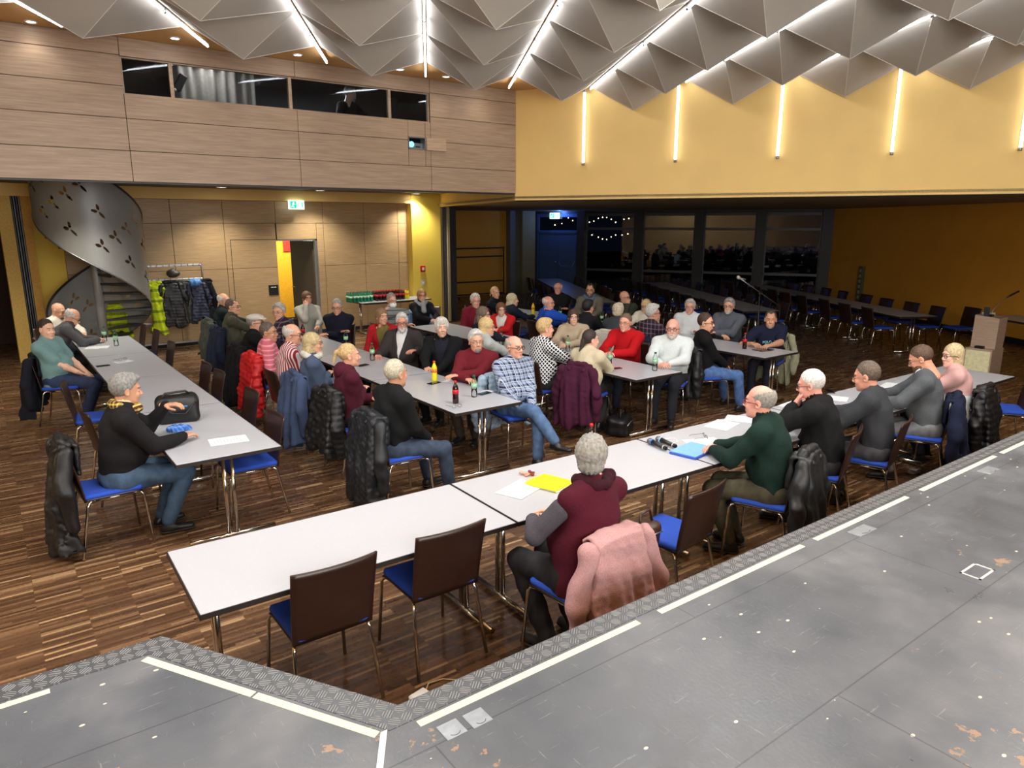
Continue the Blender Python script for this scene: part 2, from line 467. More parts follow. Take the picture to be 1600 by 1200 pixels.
for (x0, x1) in ((-6, -3.5), (-3.5, -1.2), (-1.2, 1.72), (1.72, 3.93), (3.93, 6.12), (6.12, 7.84)):
    rects.append((x0, x1, 3.02, za))
    if x0 == 3.93:      # hatch cut-out in this panel
        rects += [(x0, HX0, za, zb), (HX0, HX1, za, HZ0), (HX1, x1, za, zb)] if HZ1 > zb else [(x0, x1, za, zb)]
    else: rects.append((x0, x1, za, zb))
for (x0, x1) in ((-6, -3.5), (-3.5, -1.2), (-1.2, 1.72), (6.12, 7.84)):
    rects += [(x0, x1, zb, zc), (x0, x1, zc, 4.53), (x0, x1, 4.53, ZC)]
rects += [(1.72, 3.93, zb, WZ0), (3.93, HX0, zb, WZ0), (HX0, HX1, HZ1, WZ0), (HX1, 6.12, zb, WZ0), (1.72, 3.93, WZ1, ZC), (3.93, 6.12, WZ1, ZC)]
add_panels(mb, rects, YP)
g = MB()   # dark carcass behind the panels
for r in ((-6, 1.72, 3.02, ZC), (6.12, 7.86, 3.02, ZC), (1.72, HX0, 3.02, WZ0), (HX1, 6.12, 3.02, WZ0), (HX0, HX1, 3.02, HZ0), (HX0, HX1, HZ1, WZ0), (1.72, 6.12, WZ1, ZC)):
    g.box((r[0], YP, r[2]), (r[1], YP+.12, r[3]), 1)
o = len(mb.v); mb.v += g.v; mb.f += [tuple(i+o for i in f) for f in g.f]; mb.sm += g.sm; mb.mi += g.mi
mb.build('wall_gallery', [M_panel, M_seam])['kind'] = 'structure'
# control room behind the windows
mb = MB(); mb.box((-2, YP+2.6, 3.25), (7.9, YP+2.7, ZC+.1)); mb.box((-2, YP+.12, 3.21), (7.9, YP+2.7, 3.25)); mb.box((-2, YP+.12, ZC+.06), (7.9, YP+2.7, ZC+.1)); mb.box((-2, YP+.12, 3.2), (-1.95, YP+2.7, ZC+.1)); mb.box((7.85, YP+.12, 3.25), (7.9, YP+2.7, ZC+.1))
mb.build('wall_control_room', mat('control_room_paint', (58, 58, 62), .8))['kind'] = 'structure'
def glass_mat(name, tint=(1, 1, 1), refl=1.45):
    if name in MATS: return MATS[name]
    m = bpy.data.materials.new(name); m.use_nodes = True; N = NT(m); nt = m.node_tree; nt.nodes.remove(nt.nodes['Principled BSDF'])
    out = nt.nodes['Material Output']; tr = N.n('ShaderNodeBsdfTransparent'); tr.inputs[0].default_value = (*tint, 1)
    gl = N.n('ShaderNodeBsdfGlossy'); gl.inputs['Roughness'].default_value = .01; fr = N.n('ShaderNodeFresnel'); fr.inputs[0].default_value = refl
    mx = N.n('ShaderNodeMixShader'); N.l(fr.outputs[0], mx.inputs[0]); N.l(tr.outputs[0], mx.inputs[1]); N.l(gl.outputs[0], mx.inputs[2]); N.l(mx.outputs[0], out.inputs[0])
    MATS[name] = m; return m
M_glass = glass_mat('window_glass', (.75, .78, .8))
xm = [WX0, 2.30, 3.86, 5.42, WX1]   # mullions
for k in range(4):
    r = empty('window_%d' % (k+1), (0, 0, 0)); r['kind'] = 'structure'
    x0, x1 = xm[k], xm[k+1]; f = MB(); t = .022
    f.box((x0, YP+.01, WZ0), (x0+t, YP+.07, WZ1)).box((x1-t, YP+.01, WZ0), (x1, YP+.07, WZ1)).box((x0+t, YP+.01, WZ0), (x1-t, YP+.07, WZ0+.015)).box((x0+t, YP+.01, WZ1-.015), (x1-t, YP+.07, WZ1))
    f.build('window_frame', M_panel if k != 1 else M_panel, r); MB().box((x0+t, YP+.035, WZ0+.015), (x1-t, YP+.041, WZ1-.015)).build('pane', M_glass, r)
# curtain in the control room
M_curt = mat('grey_curtain', (150, 146, 140), .9)
c = MB(); c.grid(lambda u, v: (2.36+u*1.1, YP+.35+.035*math.sin(u*48)+.02*math.sin(u*23+1), 3.6+v*(ZC-3.62)), 90, 4, thick=.006)
tag(c.build('curtain', M_curt), 'light grey pleated curtain behind the left control room window', 'curtain')
area('control_room_lamp', (4.9, YP+1.5, ZC-.02), (0, 0, 0), .3, .3, 14, (.9, .95, 1))
area('control_room_lamp', (2.8, YP+.17, ZC-.05), (math.radians(-35), 0, 0), .5, .06, 9, (1, .95, .9))
# monitors / loudspeakers at the mullions
for k, (x, lab) in enumerate(((2.34, 'small black spotlight on a bracket at the left control room window'), (5.47, 'small black spotlight on a bracket at the right control room window'))):
    r = empty('spotlight', (x, YP+.22, 4.12), 0, lab, 'spotlight')
    Mx = Matrix.Rotation(.5, 4, 'Y')
    MB().bbox((-.05, -.03, .12), (.05, .05, .34), .008, M=Mx).build('lamp_housing', M_black, r)
    MB().tube([(0, .02, -.02), (0, .02, .15)], .012).build('bracket', M_black, r)
    MB().ball((.03, -.03, .1), .022, mi=0).build('lens', mat('spot_lens', (190, 190, 180), .2, var=0), r)
# projector hatch and its open door
r = empty('projector', (HX0, YP, HZ0), 0, 'projector with a bluish lens inside the small hatch in the wood gallery front', 'projector')
MB().bbox((.0, .04, .005), (.30, .3, .1), .01).build('projector_body', mat('projector_grey', (120, 125, 130), .5), r)
MB().lathe([(.0, 0), (.035, 0), (.04, -.02), (.045, .03)], 16, M=Matrix.Translation((.065, .02, .07)) @ Matrix.Rotation(PI/2, 4, 'X')).build('lens', mat('blue_lens', (120, 200, 225), .1, emis=1.2), r)
MB().box((.16, .03, .03), (.24, .04, .05)).build('connector_panel', M_black, r)
r = empty('hatch_frame', (HX0, YP, HZ0), 0, 'grey metal frame of the projector hatch in the gallery front', 'hatch')
f = MB(); W_, H_ = HX1-HX0, HZ1-HZ0
f.box((-.0, -.03, 0), (.012, .12, H_)).box((W_-.012, -.03, 0), (W_, .12, H_)).box((0, -.03, 0), (W_, .12, .01)).box((0, -.03, H_-.01), (W_, .12, H_))
f.build('frame', M_alu, r)
MB().bbox((W_+.01, -.055, -.01), (W_+.37, -.03, H_-.0), .004).build('hatch_door', wood('hatch_wood', (168, 142, 116), (204, 178, 150)), r)

# ---- lower storey: ceiling under the gallery, beam, back wall
MB().box((-6, YP+.03, 3.2), (9.6, YB+3, 3.24)).build('ceiling_gallery', mat('gallery_soffit', (92, 86, 74), .7))['kind'] = 'structure'
MB().box((-6, YP-.0, 3.0), (CX, YP+.12, 3.02)).build('trim_1', M_dgrey)['kind'] = 'structure'
M_sof = mat('ceiling_white', (150, 132, 92), .8)
MB().box((-.3, YB-.24, 2.975), (8.545, YB+.02, 3.195)).build('trim_2', M_yel)['kind'] = 'structure'
# back wall panels
xb = [1.3]+[atY(x, 330, YB)[0] for x in (265, 347, 429, 503, 567, 620)]+[8.55]
DX0, DX1, DZ = 5.30, 6.23, 2.15
mb = MB()
zB = [.08, 1.55, 2.5, 2.975]
for i in range(len(xb)-1):
    for j in range(3):
        x0, x1, z0, z1 = xb[i], xb[i+1], zB[j], zB[j+1]
        segs = [(x0, x1, z0, z1)]
        if x1 > DX0 and x0 < DX1 and z0 < DZ:
            segs = []
            if x0 < DX0: segs.append((x0, DX0, z0, z1))
            if x1 > DX1: segs.append((DX1, x1, z0, z1))
            if z1 > DZ: segs.append((max(x0, DX0), min(x1, DX1), DZ, z1))
        for sg in segs:
            if sg[1]-sg[0] > .03: mb.bbox((sg[0]+.004, YB-.02, sg[2]+.004), (sg[1]-.004, YB, sg[3]-.004), .003)
mb.box((1.3, YB, 0), (DX0, YB+.1, 3), 1).box((DX1, YB, 0), (8.6, YB+.1, 3), 1).box((DX0, YB, DZ), (DX1, YB+.1, 3), 1)
mb.build('wall_back', [M_back, M_seam])['kind'] = 'structure'
MB().box((1.3, YB-.03, 0), (DX0, YB, .08)).box((DX1, YB-.03, 0), (8.55, YB, .08)).build('baseboard_back', M_dark)['kind'] = 'structure'
# hidden leaf line left of the door, doorway, corridor behind
mb = MB(); xl = 4.32
for (a, b) in (((xl, YB-.0215, .08), (xl+.012, YB-.019, DZ)), ((xl, YB-.0215, DZ), (DX0, YB-.019, DZ+.012))): mb.box(a, b)
mb.build('trim_3', M_seam)['kind'] = 'structure'
d = empty('door_1', (DX1, YB, 0)); d['kind'] = 'structure'
MB().box((-.05, -.02, 0), (0, .12, DZ)).box((-(DX1-DX0), -.02, DZ-.03), (0, .12, DZ)).build('door_frame', M_alu, d)
leaf = MB(); Mx = Matrix.Rotation(math.radians(-78), 4, 'Z'); leaf.bbox((-.93, -.02, .01), (0, .025, DZ-.04), .004, M=Matrix.Translation((-.05, .12, 0)) @ Mx)
leaf.build('door_leaf', mat('dark_brown_door', (78, 62, 50), .4), d)
MB().tube([Vector((-.05, .12, 0)) + Mx @ Vector(p) for p in ((-.86, -.02, 1.02), (-.86, -.07, 1.02), (-.74, -.07, 1.02))], .01).build('door_handle', M_alu, d)
mb = MB(); mb.box((3.6, YB+2.9, 0), (9, YB+3, 3)); mb.box((3.6, YB+.1, 0), (3.7, YB+3, 3)); mb.box((8.9, YB+.1, 0), (9, YB+3, 3)); mb.box((3.6, YB+.1, 2.7), (9, YB+3, 2.75))
mb.build('wall_corridor', mat('corridor_paint', (205, 205, 185), .8))['kind'] = 'structure'
MB().box((6.1, YB+2.84, .05), (6.62, YB+2.88, 2.5)).build('trim_4', mat('orange_yellow_panel', (235, 170, 30), .6))['kind'] = 'structure'
d = empty('door_2', (6.62, YB+2.86, 0)); d['kind'] = 'structure'
MB().box((0, -.03, 0), (.07, .03, 2.4)).box((.95, -.03, 0), (1.0, .03, 2.4)).build('door_frame', M_dgrey, d)
MB().bbox((.07, -.02, .02), (.95, .02, 2.38), .004).build('door_leaf', mat('pale_green_door', (200, 222, 205), .5), d)
tag(MB().bbox((6.42, YB+2.80, 1.78), (6.6, YB+2.815, 2.3), .002).build('poster', mat('red_poster', (215, 45, 25), .6)), 'plain red poster on the orange wall seen through the open door', 'poster')
area('corridor_lamp', (6.4, YB+1.7, 2.55), (0, 0, 0), .8, .8, 55, (1, .97, .85))
r = empty('door_sign', (atY(427, 453, YB)[0], YB-.02, atY(427, 453, YB)[2]), 0, 'square black door sign on the wood wall left of the open door', 'sign')
MB().bbox((-.105, -.012, -.115), (.105, 0, .115), .003).build('sign_plate', M_black, r)
MB().box((-.055, -.0135, .055), (.0, -.012, .07)).box((.012, -.0135, .055), (.06, -.012, .07)).build('lettering', M_white, r)

# yellow pillar with alarm and switch, folding partitions beside it
PX0, PX1 = 8.55, 9.36
MB().box((PX0, YB-.25, 0), (PX1, YB+.4, 3.2)).build('wall_pillar', M_yel2)['kind'] = 'structure'
q = atY(660, 420, YB-.25)
r = empty('fire_alarm', (q[0], YB-.25, q[2]), 0, 'red square fire alarm button on the bright yellow pillar', 'fire alarm')
MB().bbox((-.065, -.04, -.075), (.065, 0, .075), .006).build('alarm_box', mat('alarm_red', (190, 22, 20), .4), r)
MB().box((-.03, -.045, -.035), (.03, -.04, .035)).build('button_pane', M_white, r)
q = atY(661, 442, YB-.25)
r = empty('light_switch', (q[0], YB-.25, q[2]), 0, 'pale switch plate below the red fire alarm on the pillar', 'light switch')
MB().bbox((-.04, -.015, -.08), (.04, 0, .08), .004).build('switch_plate', mat('switch_grey', (205, 205, 200), .4), r)
MB().bbox((-.025, -.022, -.03), (.025, -.015, .03), .004).build('rocker', M_white, r)
mb = MB()
for k in range(3): mb.bbox((PX1+.02+k*.09, YB-.2-.02*k, .02), (PX1+.10+k*.09, YB+.9, 2.9), .008, mi=k % 2)
tag(mb.build('folding_partition', [mat('partition_beige', (168, 152, 118), .6), M_grey]), 'stacked beige and grey folding partition leaves beside the yellow pillar', 'partition')
MB().box((PX1+.29, YB-.1, 0), (PX1+.55, YB+5.2, 2.93)).build('wall_side_dark', M_dgrey)['kind'] = 'structure'
# beam that continues the yellow wall to the pillar
mb = MB()
def wallseg(mb, p, q, z0, z1, t=.15, mi=0):
    p = np.array(p, float); q = np.array(q, float); n = (q-p)/np.linalg.norm(q-p); n = np.array([-n[1], n[0]])*t
    return mb.prism([tuple(p), tuple(q), tuple(q+n), tuple(p+n)], z0, z1, mi)
wallseg(mb, (CX, CY), (PX1, YB-.2), 2.90, 3.22, -.12); mb.build('trim_5', M_yel)['kind'] = 'structure'
# upper yellow wall
WE = np.array([CX, CY])+E_*14.5
mb = MB(); wallseg(mb, (CX, CY), WE, 2.90, ZC+.1, .2); mb.build('wall_yellow', M_yel)['kind'] = 'structure'
mb = MB(); wallseg(mb, np.array([CX, CY])-E_*.0+np.array([.866, .5])*.0, WE, 2.885, 2.90, .2); mb.build('trim_6', M_dark)['kind'] = 'structure'
# upper ceiling
MB().box((-7, -3, ZC+.0), (17, YP+.1, ZC+.08)).build('ceiling', M_orange)['kind'] = 'structure'
# ceiling of the side hall
pts = [(CX, CY), tuple(WE), (22, -2), (24, 12), (24, 24), (9.3, 24), (9.36, YB)]
MB().prism(pts, 2.93, 2.97).build('ceiling_side', M_ceil)['kind'] = 'structure'

# ---- side hall: ochre walls and glass front
YS = 21.1
MB().box((PX1, YS, 0), (15.35, YS+.1, 2.93)).build('wall_side_back', M_ochre)['kind'] = 'structure'
xr, yr = 21.28, 12.28
p0 = np.array([xr, yr]); p1 = p0-D*16.
mb = MB(); wallseg(mb, p0, p1, 0, 2.93, .12); mb.build('wall_side_right', M_ochre)['kind'] = 'structure'
mb = MB(); wallseg(mb, p0-D*.05+np.array([-.866, .5])*.02, p1, 0, .13, .02); mb.build('baseboard_side_right', M_dark)['kind'] = 'structure'
mb = MB(); mb.box((15.35, YS-.25, 0), (15.75, YS+.1, 2.93)); mb.build('wall_side_column', mat('side_column_grey', (112, 114, 104), .7))['kind'] = 'structure'
MB().box((15.75, YS-.45, 0), (16.35, YS-.05, 2.93)).build('wall_side_curtain', mat('side_column_ochre', (140, 128, 84), .7))['kind'] = 'structure'
G0 = np.array([GX, GY]); nG = np.array([-.8660254, -.5])   # inward normal of the glass front
def gp(s, off=0, z=0): q = G0+E_*s+nG*off; return (q[0], q[1], z)
def gbox(mb, s0, s1, z0, z1, o0, o1, mi=0):
    P = [gp(s0, o0)[:2], gp(s1, o0)[:2], gp(s1, o1)[:2], gp(s0, o1)[:2]]; return mb.prism(P, z0, z1, mi)
mb = MB()
posts = [.95, 2.99, 5.02, 6.95, 8.9]
for s in posts: gbox(mb, s-.14, s+.14, 0, 2.93, -.1, .2)
gbox(mb, -1.2, -.75, 0, 2.93, -.1, .1); gbox(mb, 8.75, 9.2, 0, 2.93, -.1, .25); gbox(mb, -.8, 9, 2.83, 2.93, -.1, .1)
mb.build('wall_glass_front', mat('glass_front_frame', (46, 46, 46), .5))['kind'] = 'structure'
wn = 5
M_night = glass_mat('night_glass', (.5, .52, .55), 1.65)
for k in range(4):
    s0, s1 = posts[k]+.14, posts[k+1]-.14; r = empty('window_%d' % wn); wn += 1; r['kind'] = 'structure'
    f = MB()
    for (a, b) in ((.86, .94), (2.28, 2.36), (0, .08), (2.75, 2.83)): gbox(f, s0, s1, a, b, -.03, .05)
    gbox(f, s0, s0+.05, .08, 2.83, -.03, .05); gbox(f, s1-.05, s1, .08, 2.83, -.03, .05)
    f.build('window_frame', M_grey, r)
    p = MB()
    for (a, b) in ((.08, .86), (.94, 2.28), (2.36, 2.75)): gbox(p, s0+.05, s1-.05, a, b, 0, .012)
    p.build('pane', M_night, r)
# blue double door in the glass front
d = empty('door_3'); d['kind'] = 'structure'
M_bd = mat('blue_door_paint', (58, 84, 118), .5)
f = MB(); gbox(f, -.76, .82, 2.16, 2.26, -.05, .06); gbox(f, -.76, -.68, 0, 2.83, -.05, .06); gbox(f, .76, .82, 0, 2.83, -.05, .06); gbox(f, -.68, .76, 2.72, 2.83, -.05, .06); f.build('door_frame', M_bd, d)
for (a, b) in ((-.67, .035), (.045, .75)):
    l = MB(); gbox(l, a, b, .02, 2.15, -.02, .03); l.build('door_leaf', M_bd, d)
p = MB(); gbox(p, -.68, .76, 2.26, 2.72, 0, .012); p.build('pane', M_night, d)
h = MB(); h.tube([gp(.12, .03, 1.16), gp(.12, .10, 1.10), gp(.18, .11, .99), gp(.62, .11, .99), gp(.68, .10, 1.10), gp(.68, .03, 1.16)], .016); h.build('panic_bar', M_alu, d)
MB().ball(gp(-.04, .05, 1.13), .035).build('door_knob', M_alu, d)
# outside: dark ground and garlands of lights
MB().box((16, 2, -.12), (60, 50, -.1)).build('floor_outside', M_dark)['kind'] = 'structure'
M_fairy = mat('fairy_glow', (255, 214, 150), .5, emis=30)
def garland(pts_px, label, off=3.5):
    P = []
    for (x, y) in pts_px:
        q = atP(x, y, (GX-nG[0]*off, GY-nG[1]*off, 0), (nG[0], nG[1], 0)); P.append(q)
    r = MB(); r.tube(P, .008, 5, mi=0)
    o = r.build('string_lights', [M_black]); tag(o, label, 'string lights', 'string lights outside the glass front')
    b = MB(); 
    for i in range(len(P)-1):
        L = np.linalg.norm(P[i+1]-P[i]); n = max(1, int(L/.17))
        for j in range(n): b.ball(P[i]+(P[i+1]-P[i])*j/n+np.array([0, 0, rng.uniform(-.04, .04)]), .02, 6, 4)
    ob = b.build('bulbs', M_fairy, o); ob['kind'] = 'stuff'
garland([(865, 338), (867, 350), (878, 349), (888, 341), (902, 348)], 'warm string lights seen above the blue door')
garland([(921, 347), (935, 341), (948, 341), (962, 346), (975, 344), (990, 341)], 'upper sagging string lights outside the leftmost tall window')
garland([(925, 366), (935, 371), (948, 373), (962, 366), (972, 368), (990, 365)], 'lower sagging string lights outside the leftmost tall window')
# sign helper: green escape-route sign
M_sg = mat('exit_green', (10, 150, 110), .4, emis=1.6); M_sw = mat('exit_white', (225, 245, 240), .4, emis=1.6)
def exit_sign(c, rz, lab, w=.34, h=.19):
    r = empty('exit_sign', tuple(c), rz, lab, 'exit sign')
    MB().bbox((-w/2, -.05, -h/2), (w/2, .0, h/2), .004).build('light_box', M_sw, r)
    s = MB(); s.box((-w*.42, -.054, -h*.4), (-w*.02, -.051, h*.4)).box((w*.05, -.054, -h*.25), (w*.1, -.051, h*.25)).box((w*.32, -.054, -h*.3), (w*.4, -.051, h*.3)); s.build('pictogram', M_sg, r)
    m = MB(); m.ball((-w*.2, -.056, h*.22), (.016, .004, .016), 8, 5); m.tube([(-w*.22, -.056, h*.14), (-w*.26, -.056, -h*.05), (-w*.18, -.056, -h*.28)], .009, 6); m.tube([(-w*.26, -.056, -h*.05), (-w*.33, -.056, -h*.26)], .008, 6); m.tube([(-w*.3, -.056, h*.1), (-w*.13, -.056, h*.05)], .007, 6)
    m.build('running_figure', M_sw, r); return r
q = atY(463, 320, YB-.3); exit_sign((q[0], YB-.27, q[2]), 0, 'lit green and white exit sign above the wood back wall')
q = gp(-.05, .12, 2.77); exit_sign((q[0], q[1], 2.76), math.atan2(E_[1], E_[0]), 'lit exit sign above the blue double door', .36, .2)
q = gp(.2, .35, 2.88)
bl = bpy.data.lights.new('blue_door_lamp', 'POINT'); bl.energy = 14; bl.color = (.1, .25, 1); bl.shadow_soft_size = .05
o = bpy.data.objects.new('blue_door_lamp', bl); C.objects.link(o); o.location = q

# left side of the lower storey
def wx(x, y): return atY(x, y, YB)[0]
yl = 400
xa, xb2, xc_, xd, xe = wx(6, yl), wx(28, yl), wx(43, yl), wx(57, yl), wx(89, yl)
MB().box((xa, YB-.2, 0), (xb2, YB+.3, 3.2)).build('wall_left_pillar', mat('sand_paint', (205, 170, 92), .75))['kind'] = 'structure'
mb = MB()
for k in range(4): mb.bbox((xb2+.005+(xc_-xb2)*k/4, YB-.16+.02*(k % 2), .01), (xb2+(xc_-xb2)*(k+1)/4-.005, YB+.4, 3.19), .006, mi=k % 2)
tag(mb.build('folding_partition', [M_dgrey, M_grey]), 'narrow stack of dark grey partition leaves beside the left sand-coloured pillar', 'partition')
MB().box((xc_, YB-.12, 0), (xd, YB+.3, 3.2)).build('wall_left_jamb', mat('sand_paint2', (198, 150, 70), .75))['kind'] = 'structure'
MB().box((xd, YB+.02, 0), (1.32, YB+.2, 3.2)).build('wall_left_yellow', M_yel2)['kind'] = 'structure'
MB().box((-6, YB+2.5, 0), (xa+.3, YB+2.6, 3.2)).build('wall_left_back', mat('dark_brown_wall', (60, 40, 26), .8))['kind'] = 'structure'
MB().box((-6.1, -3, 0), (-6, YB+2.6, ZC+.1)).build('wall_left', M_yel)['kind'] = 'structure'
MB().box((-6, -3.1, 0), (17, -3, ZC+.1)).build('wall_behind_stage', M_dgrey)['kind'] = 'structure'

# ================================================================== ceiling pyramids and tube lights
SL = 1.555; RY = SL*.8660254
X0, Y0 = 8.5, 9.33; ZB, ZA = 4.70, 4.29
def latt(i, j): return np.array([X0+SL*i+SL*.5*j, Y0+RY*j])     # i along the gallery, j towards it (j<=0)
def beyond(p): return (p-np.array([CX, CY]))@np.array([.8660254, .5])   # >0 : behind the yellow wall
M_pyr = mat('pyramid_fabric_grey', (176, 168, 156), .8, var=.03, scale=3)
M_edge = mat('pyramid_edge', (205, 200, 190), .6, var=0)
def vis(P, m=260):
    for p in P:
        x, y = px(p)
        if -m < x < 1600+m and -m < y < 500: return True
    return False
pyr = []
def make_pyr(base, apex, lab):
    base = [np.array([*b, ZB]) for b in base]; ap = np.array([*apex, ZA]); c = sum(base)/len(base)
    c2 = c.copy(); n = len(base)
    # pull the base back from the tube gap
    B = [c+(b-c)*.965 for b in base]
    m = MB(); m.add([*B, ap], [(k, (k+1) % n, n) for k in range(n)], False)
    m.add([*[b+np.array([0, 0, .03]) for b in B], *B], [(k, (k+1) % n, n+(k+1) % n, n+k) for k in range(n)], False)
    if lab[1]: r = m.build('ceiling_pyramid', M_pyr)
    tag(r, lab[0], 'ceiling panel', 'grey folded pyramids of the hall ceiling'); r.select_set(False)
    e = MB()
    for b in B: e.tube([b+(ap-b)*.02, ap], .0045, 4, caps=False)
    e.build('ridge', M_edge, r)
for j in range(-1, -9, -1):
    cols = []
    for i in range(-9, 12):
        q = [latt(i, j), latt(i+1, j), latt(i+1, j+1), latt(i, j+1)]   # rhombus: sides X and D
        a = sum(q)/4
        bs = [beyond(p) for p in q]
        if max(bs) < .15:
            if vis([(*p, ZB) for p in q]+[(*a, ZA)]): cols.append((q, a))
        else:
            ins = [p for p, b in zip(q, bs) if b < .15]
            if len(ins) == 3:
                off = -.04*np.array([.8660254, .5])
                if vis([(*p, ZB) for p in ins]+[(*a, ZA)]): cols.append((ins, a+off))
    for k, (q, a) in enumerate(cols):
        half = len(q) == 3
        lab = ('grey half pyramid against the yellow wall, %s row from the gallery' % ORD[-j-1]) if half else 'grey ceiling pyramid, %s row from the wood gallery, %s from the left' % (ORD[-j-1], ORD[k])
        make_pyr(q, a, (lab, True))
# tube lights in the valleys
M_tube = mat('tube_light', (244, 247, 255), .4, emis=TUBE_E)
M_tube_wall = mat('wall_tube_light', (248, 248, 255), .4, emis=WTUBE_E)
def tube_light(a, b, lab, grp, m, r=.011, house=True, up=(0, 0, 1)):
    a = np.array(a, float); b = np.array(b, float); r0 = empty('tube_light', tuple(a), 0, lab, 'tube light', grp)
    t = MB(); t.tube([(0, 0, 0), b-a], r, 8); t.build('tube', m, r0)
    e = MB(); dn = (b-a)/np.linalg.norm(b-a)
    for p, s in ((np.zeros(3), 1), (b-a, -1)): e.tube([p-dn*.03*s, p+dn*.012*s], r*1.15, 8)
    e.build('end_cap', M_alu, r0)
    if house:
        u = np.array(up)*.02; side = np.cross(dn, u/np.linalg.norm(u))*.012; P = [u-side, u+side]
        h = MB(); L = b-a; V = [u-side, u+side, u+side+L, u-side+L]; V2 = [v+u*.9 for v in V]
        h.add(V+V2, [(0, 1, 2, 3), (7, 6, 5, 4), (0, 4, 5, 1), (1, 5, 6, 2), (2, 6, 7, 3), (3, 7, 4, 0)]); h.build('housing', M_white if True else M_alu, r0)
names = 0
for i in range(-9, 5):
    # line through latt(i, j): direction D
    P = latt(i, 0); s_end = None
    # end: towards gallery at Y=9.98, or where it meets the yellow wall
    tY = (9.98-P[1])/D[1]; pe = P+D*tY
    b = beyond(P+D*tY)
    if b > -.06: tY = (-.06-beyond(P))/(D@np.array([.8660254, .5])); pe = P+D*tY
    # segments of 1.5 m going towards the stage
    segs = []; t = tY
    while t > tY-14:
        t2 = t-1.52; a_, b_ = P+D*t, P+D*t2
        if vis([(*a_, 4.66), (*b_, 4.66)], 320) and px((*b_, 4.66))[0] > -900: segs.append((a_, b_))
        t = t2
    if segs:
        names += 1
        for k, (a_, b_) in enumerate(segs):
            tube_light((*(a_-D*.02), 4.655), (*(b_+D*.02), 4.655), 'white ceiling tube light, %s line from the left, %s from its far end' % (ORD[names-1], ORD[k]), 'tube lights between the ceiling pyramids', M_tube)
nW = np.array([-.8660254, -.5])
for k in range(7):
    s = 1.275+1.548*k; p = np.array([CX, CY])+E_*s+nW*.05
    tube_light((*p, 3.49), (*p, 4.63), 'upright tube light on the yellow wall, %s from the gallery' % ORD[k], 'upright tube lights on the yellow wall', M_tube_wall, .022, True, (-nW[0], -nW[1], 0))
# downlights: along the gallery in the orange ceiling, and under the gallery
M_dl = mat('downlight_glow', (255, 250, 240), .4, emis=DL_E)
def downlight(c, lab, grp, watts, col, rr=.06):
    r = empty('downlight', tuple(c), 0, lab, 'downlight', grp)
    MB().lathe([(rr+.015, 0), (rr+.015, -.012), (rr, -.014), (rr, 0)], 18).build('trim_ring', M_white, r)
    MB().lathe([(.0, -.006), (rr, -.006), (rr, -.002)], 18).build('lens', M_dl, r)
    l = bpy.data.lights.new('downlight_lamp', 'SPOT'); l.energy = watts; l.spot_size = math.radians(120); l.spot_blend = .8; l.color = col; l.shadow_soft_size = .05
    o = bpy.data.objects.new('downlight_lamp', l); C.objects.link(o); o.location = (c[0], c[1], c[2]-.03); return r
k = 0
for (x, y) in ((48, 33), (273, 59), (465, 85), (625, 108), (697, 119), (760, 129)):
    q = at(x, y, ZC); downlight((q[0], q[1], ZC), 'small downlight in the orange ceiling strip along the gallery, %s from the left' % ORD[k], 'downlights along the gallery front', 5, (1, .93, .82), .05); k += 1
k = 0
for (x, y) in ((346, 292), (500, 297), (650, 302)):
    q = at(x, y, 3.2); downlight((q[0], q[1], 3.2), 'round downlight under the gallery, %s from the left' % ORD[k], 'downlights under the gallery', LOW_DL, (1, .94, .8), .09); k += 1
for x, y in ((-1.2, 13.2), (1.2, 12.6), (4.2, 12.6), (7.0, 12.6)):     # further downlights, out of sight above the panel edge
    l = bpy.data.lights.new('downlight_lamp', 'SPOT'); l.energy = LOW_DL*.9; l.spot_size = math.radians(130); l.spot_blend = .8; l.color = (1, .94, .8); l.shadow_soft_size = .08
    o = bpy.data.objects.new('downlight_lamp', l); C.objects.link(o); o.location = (x, y, 3.15)
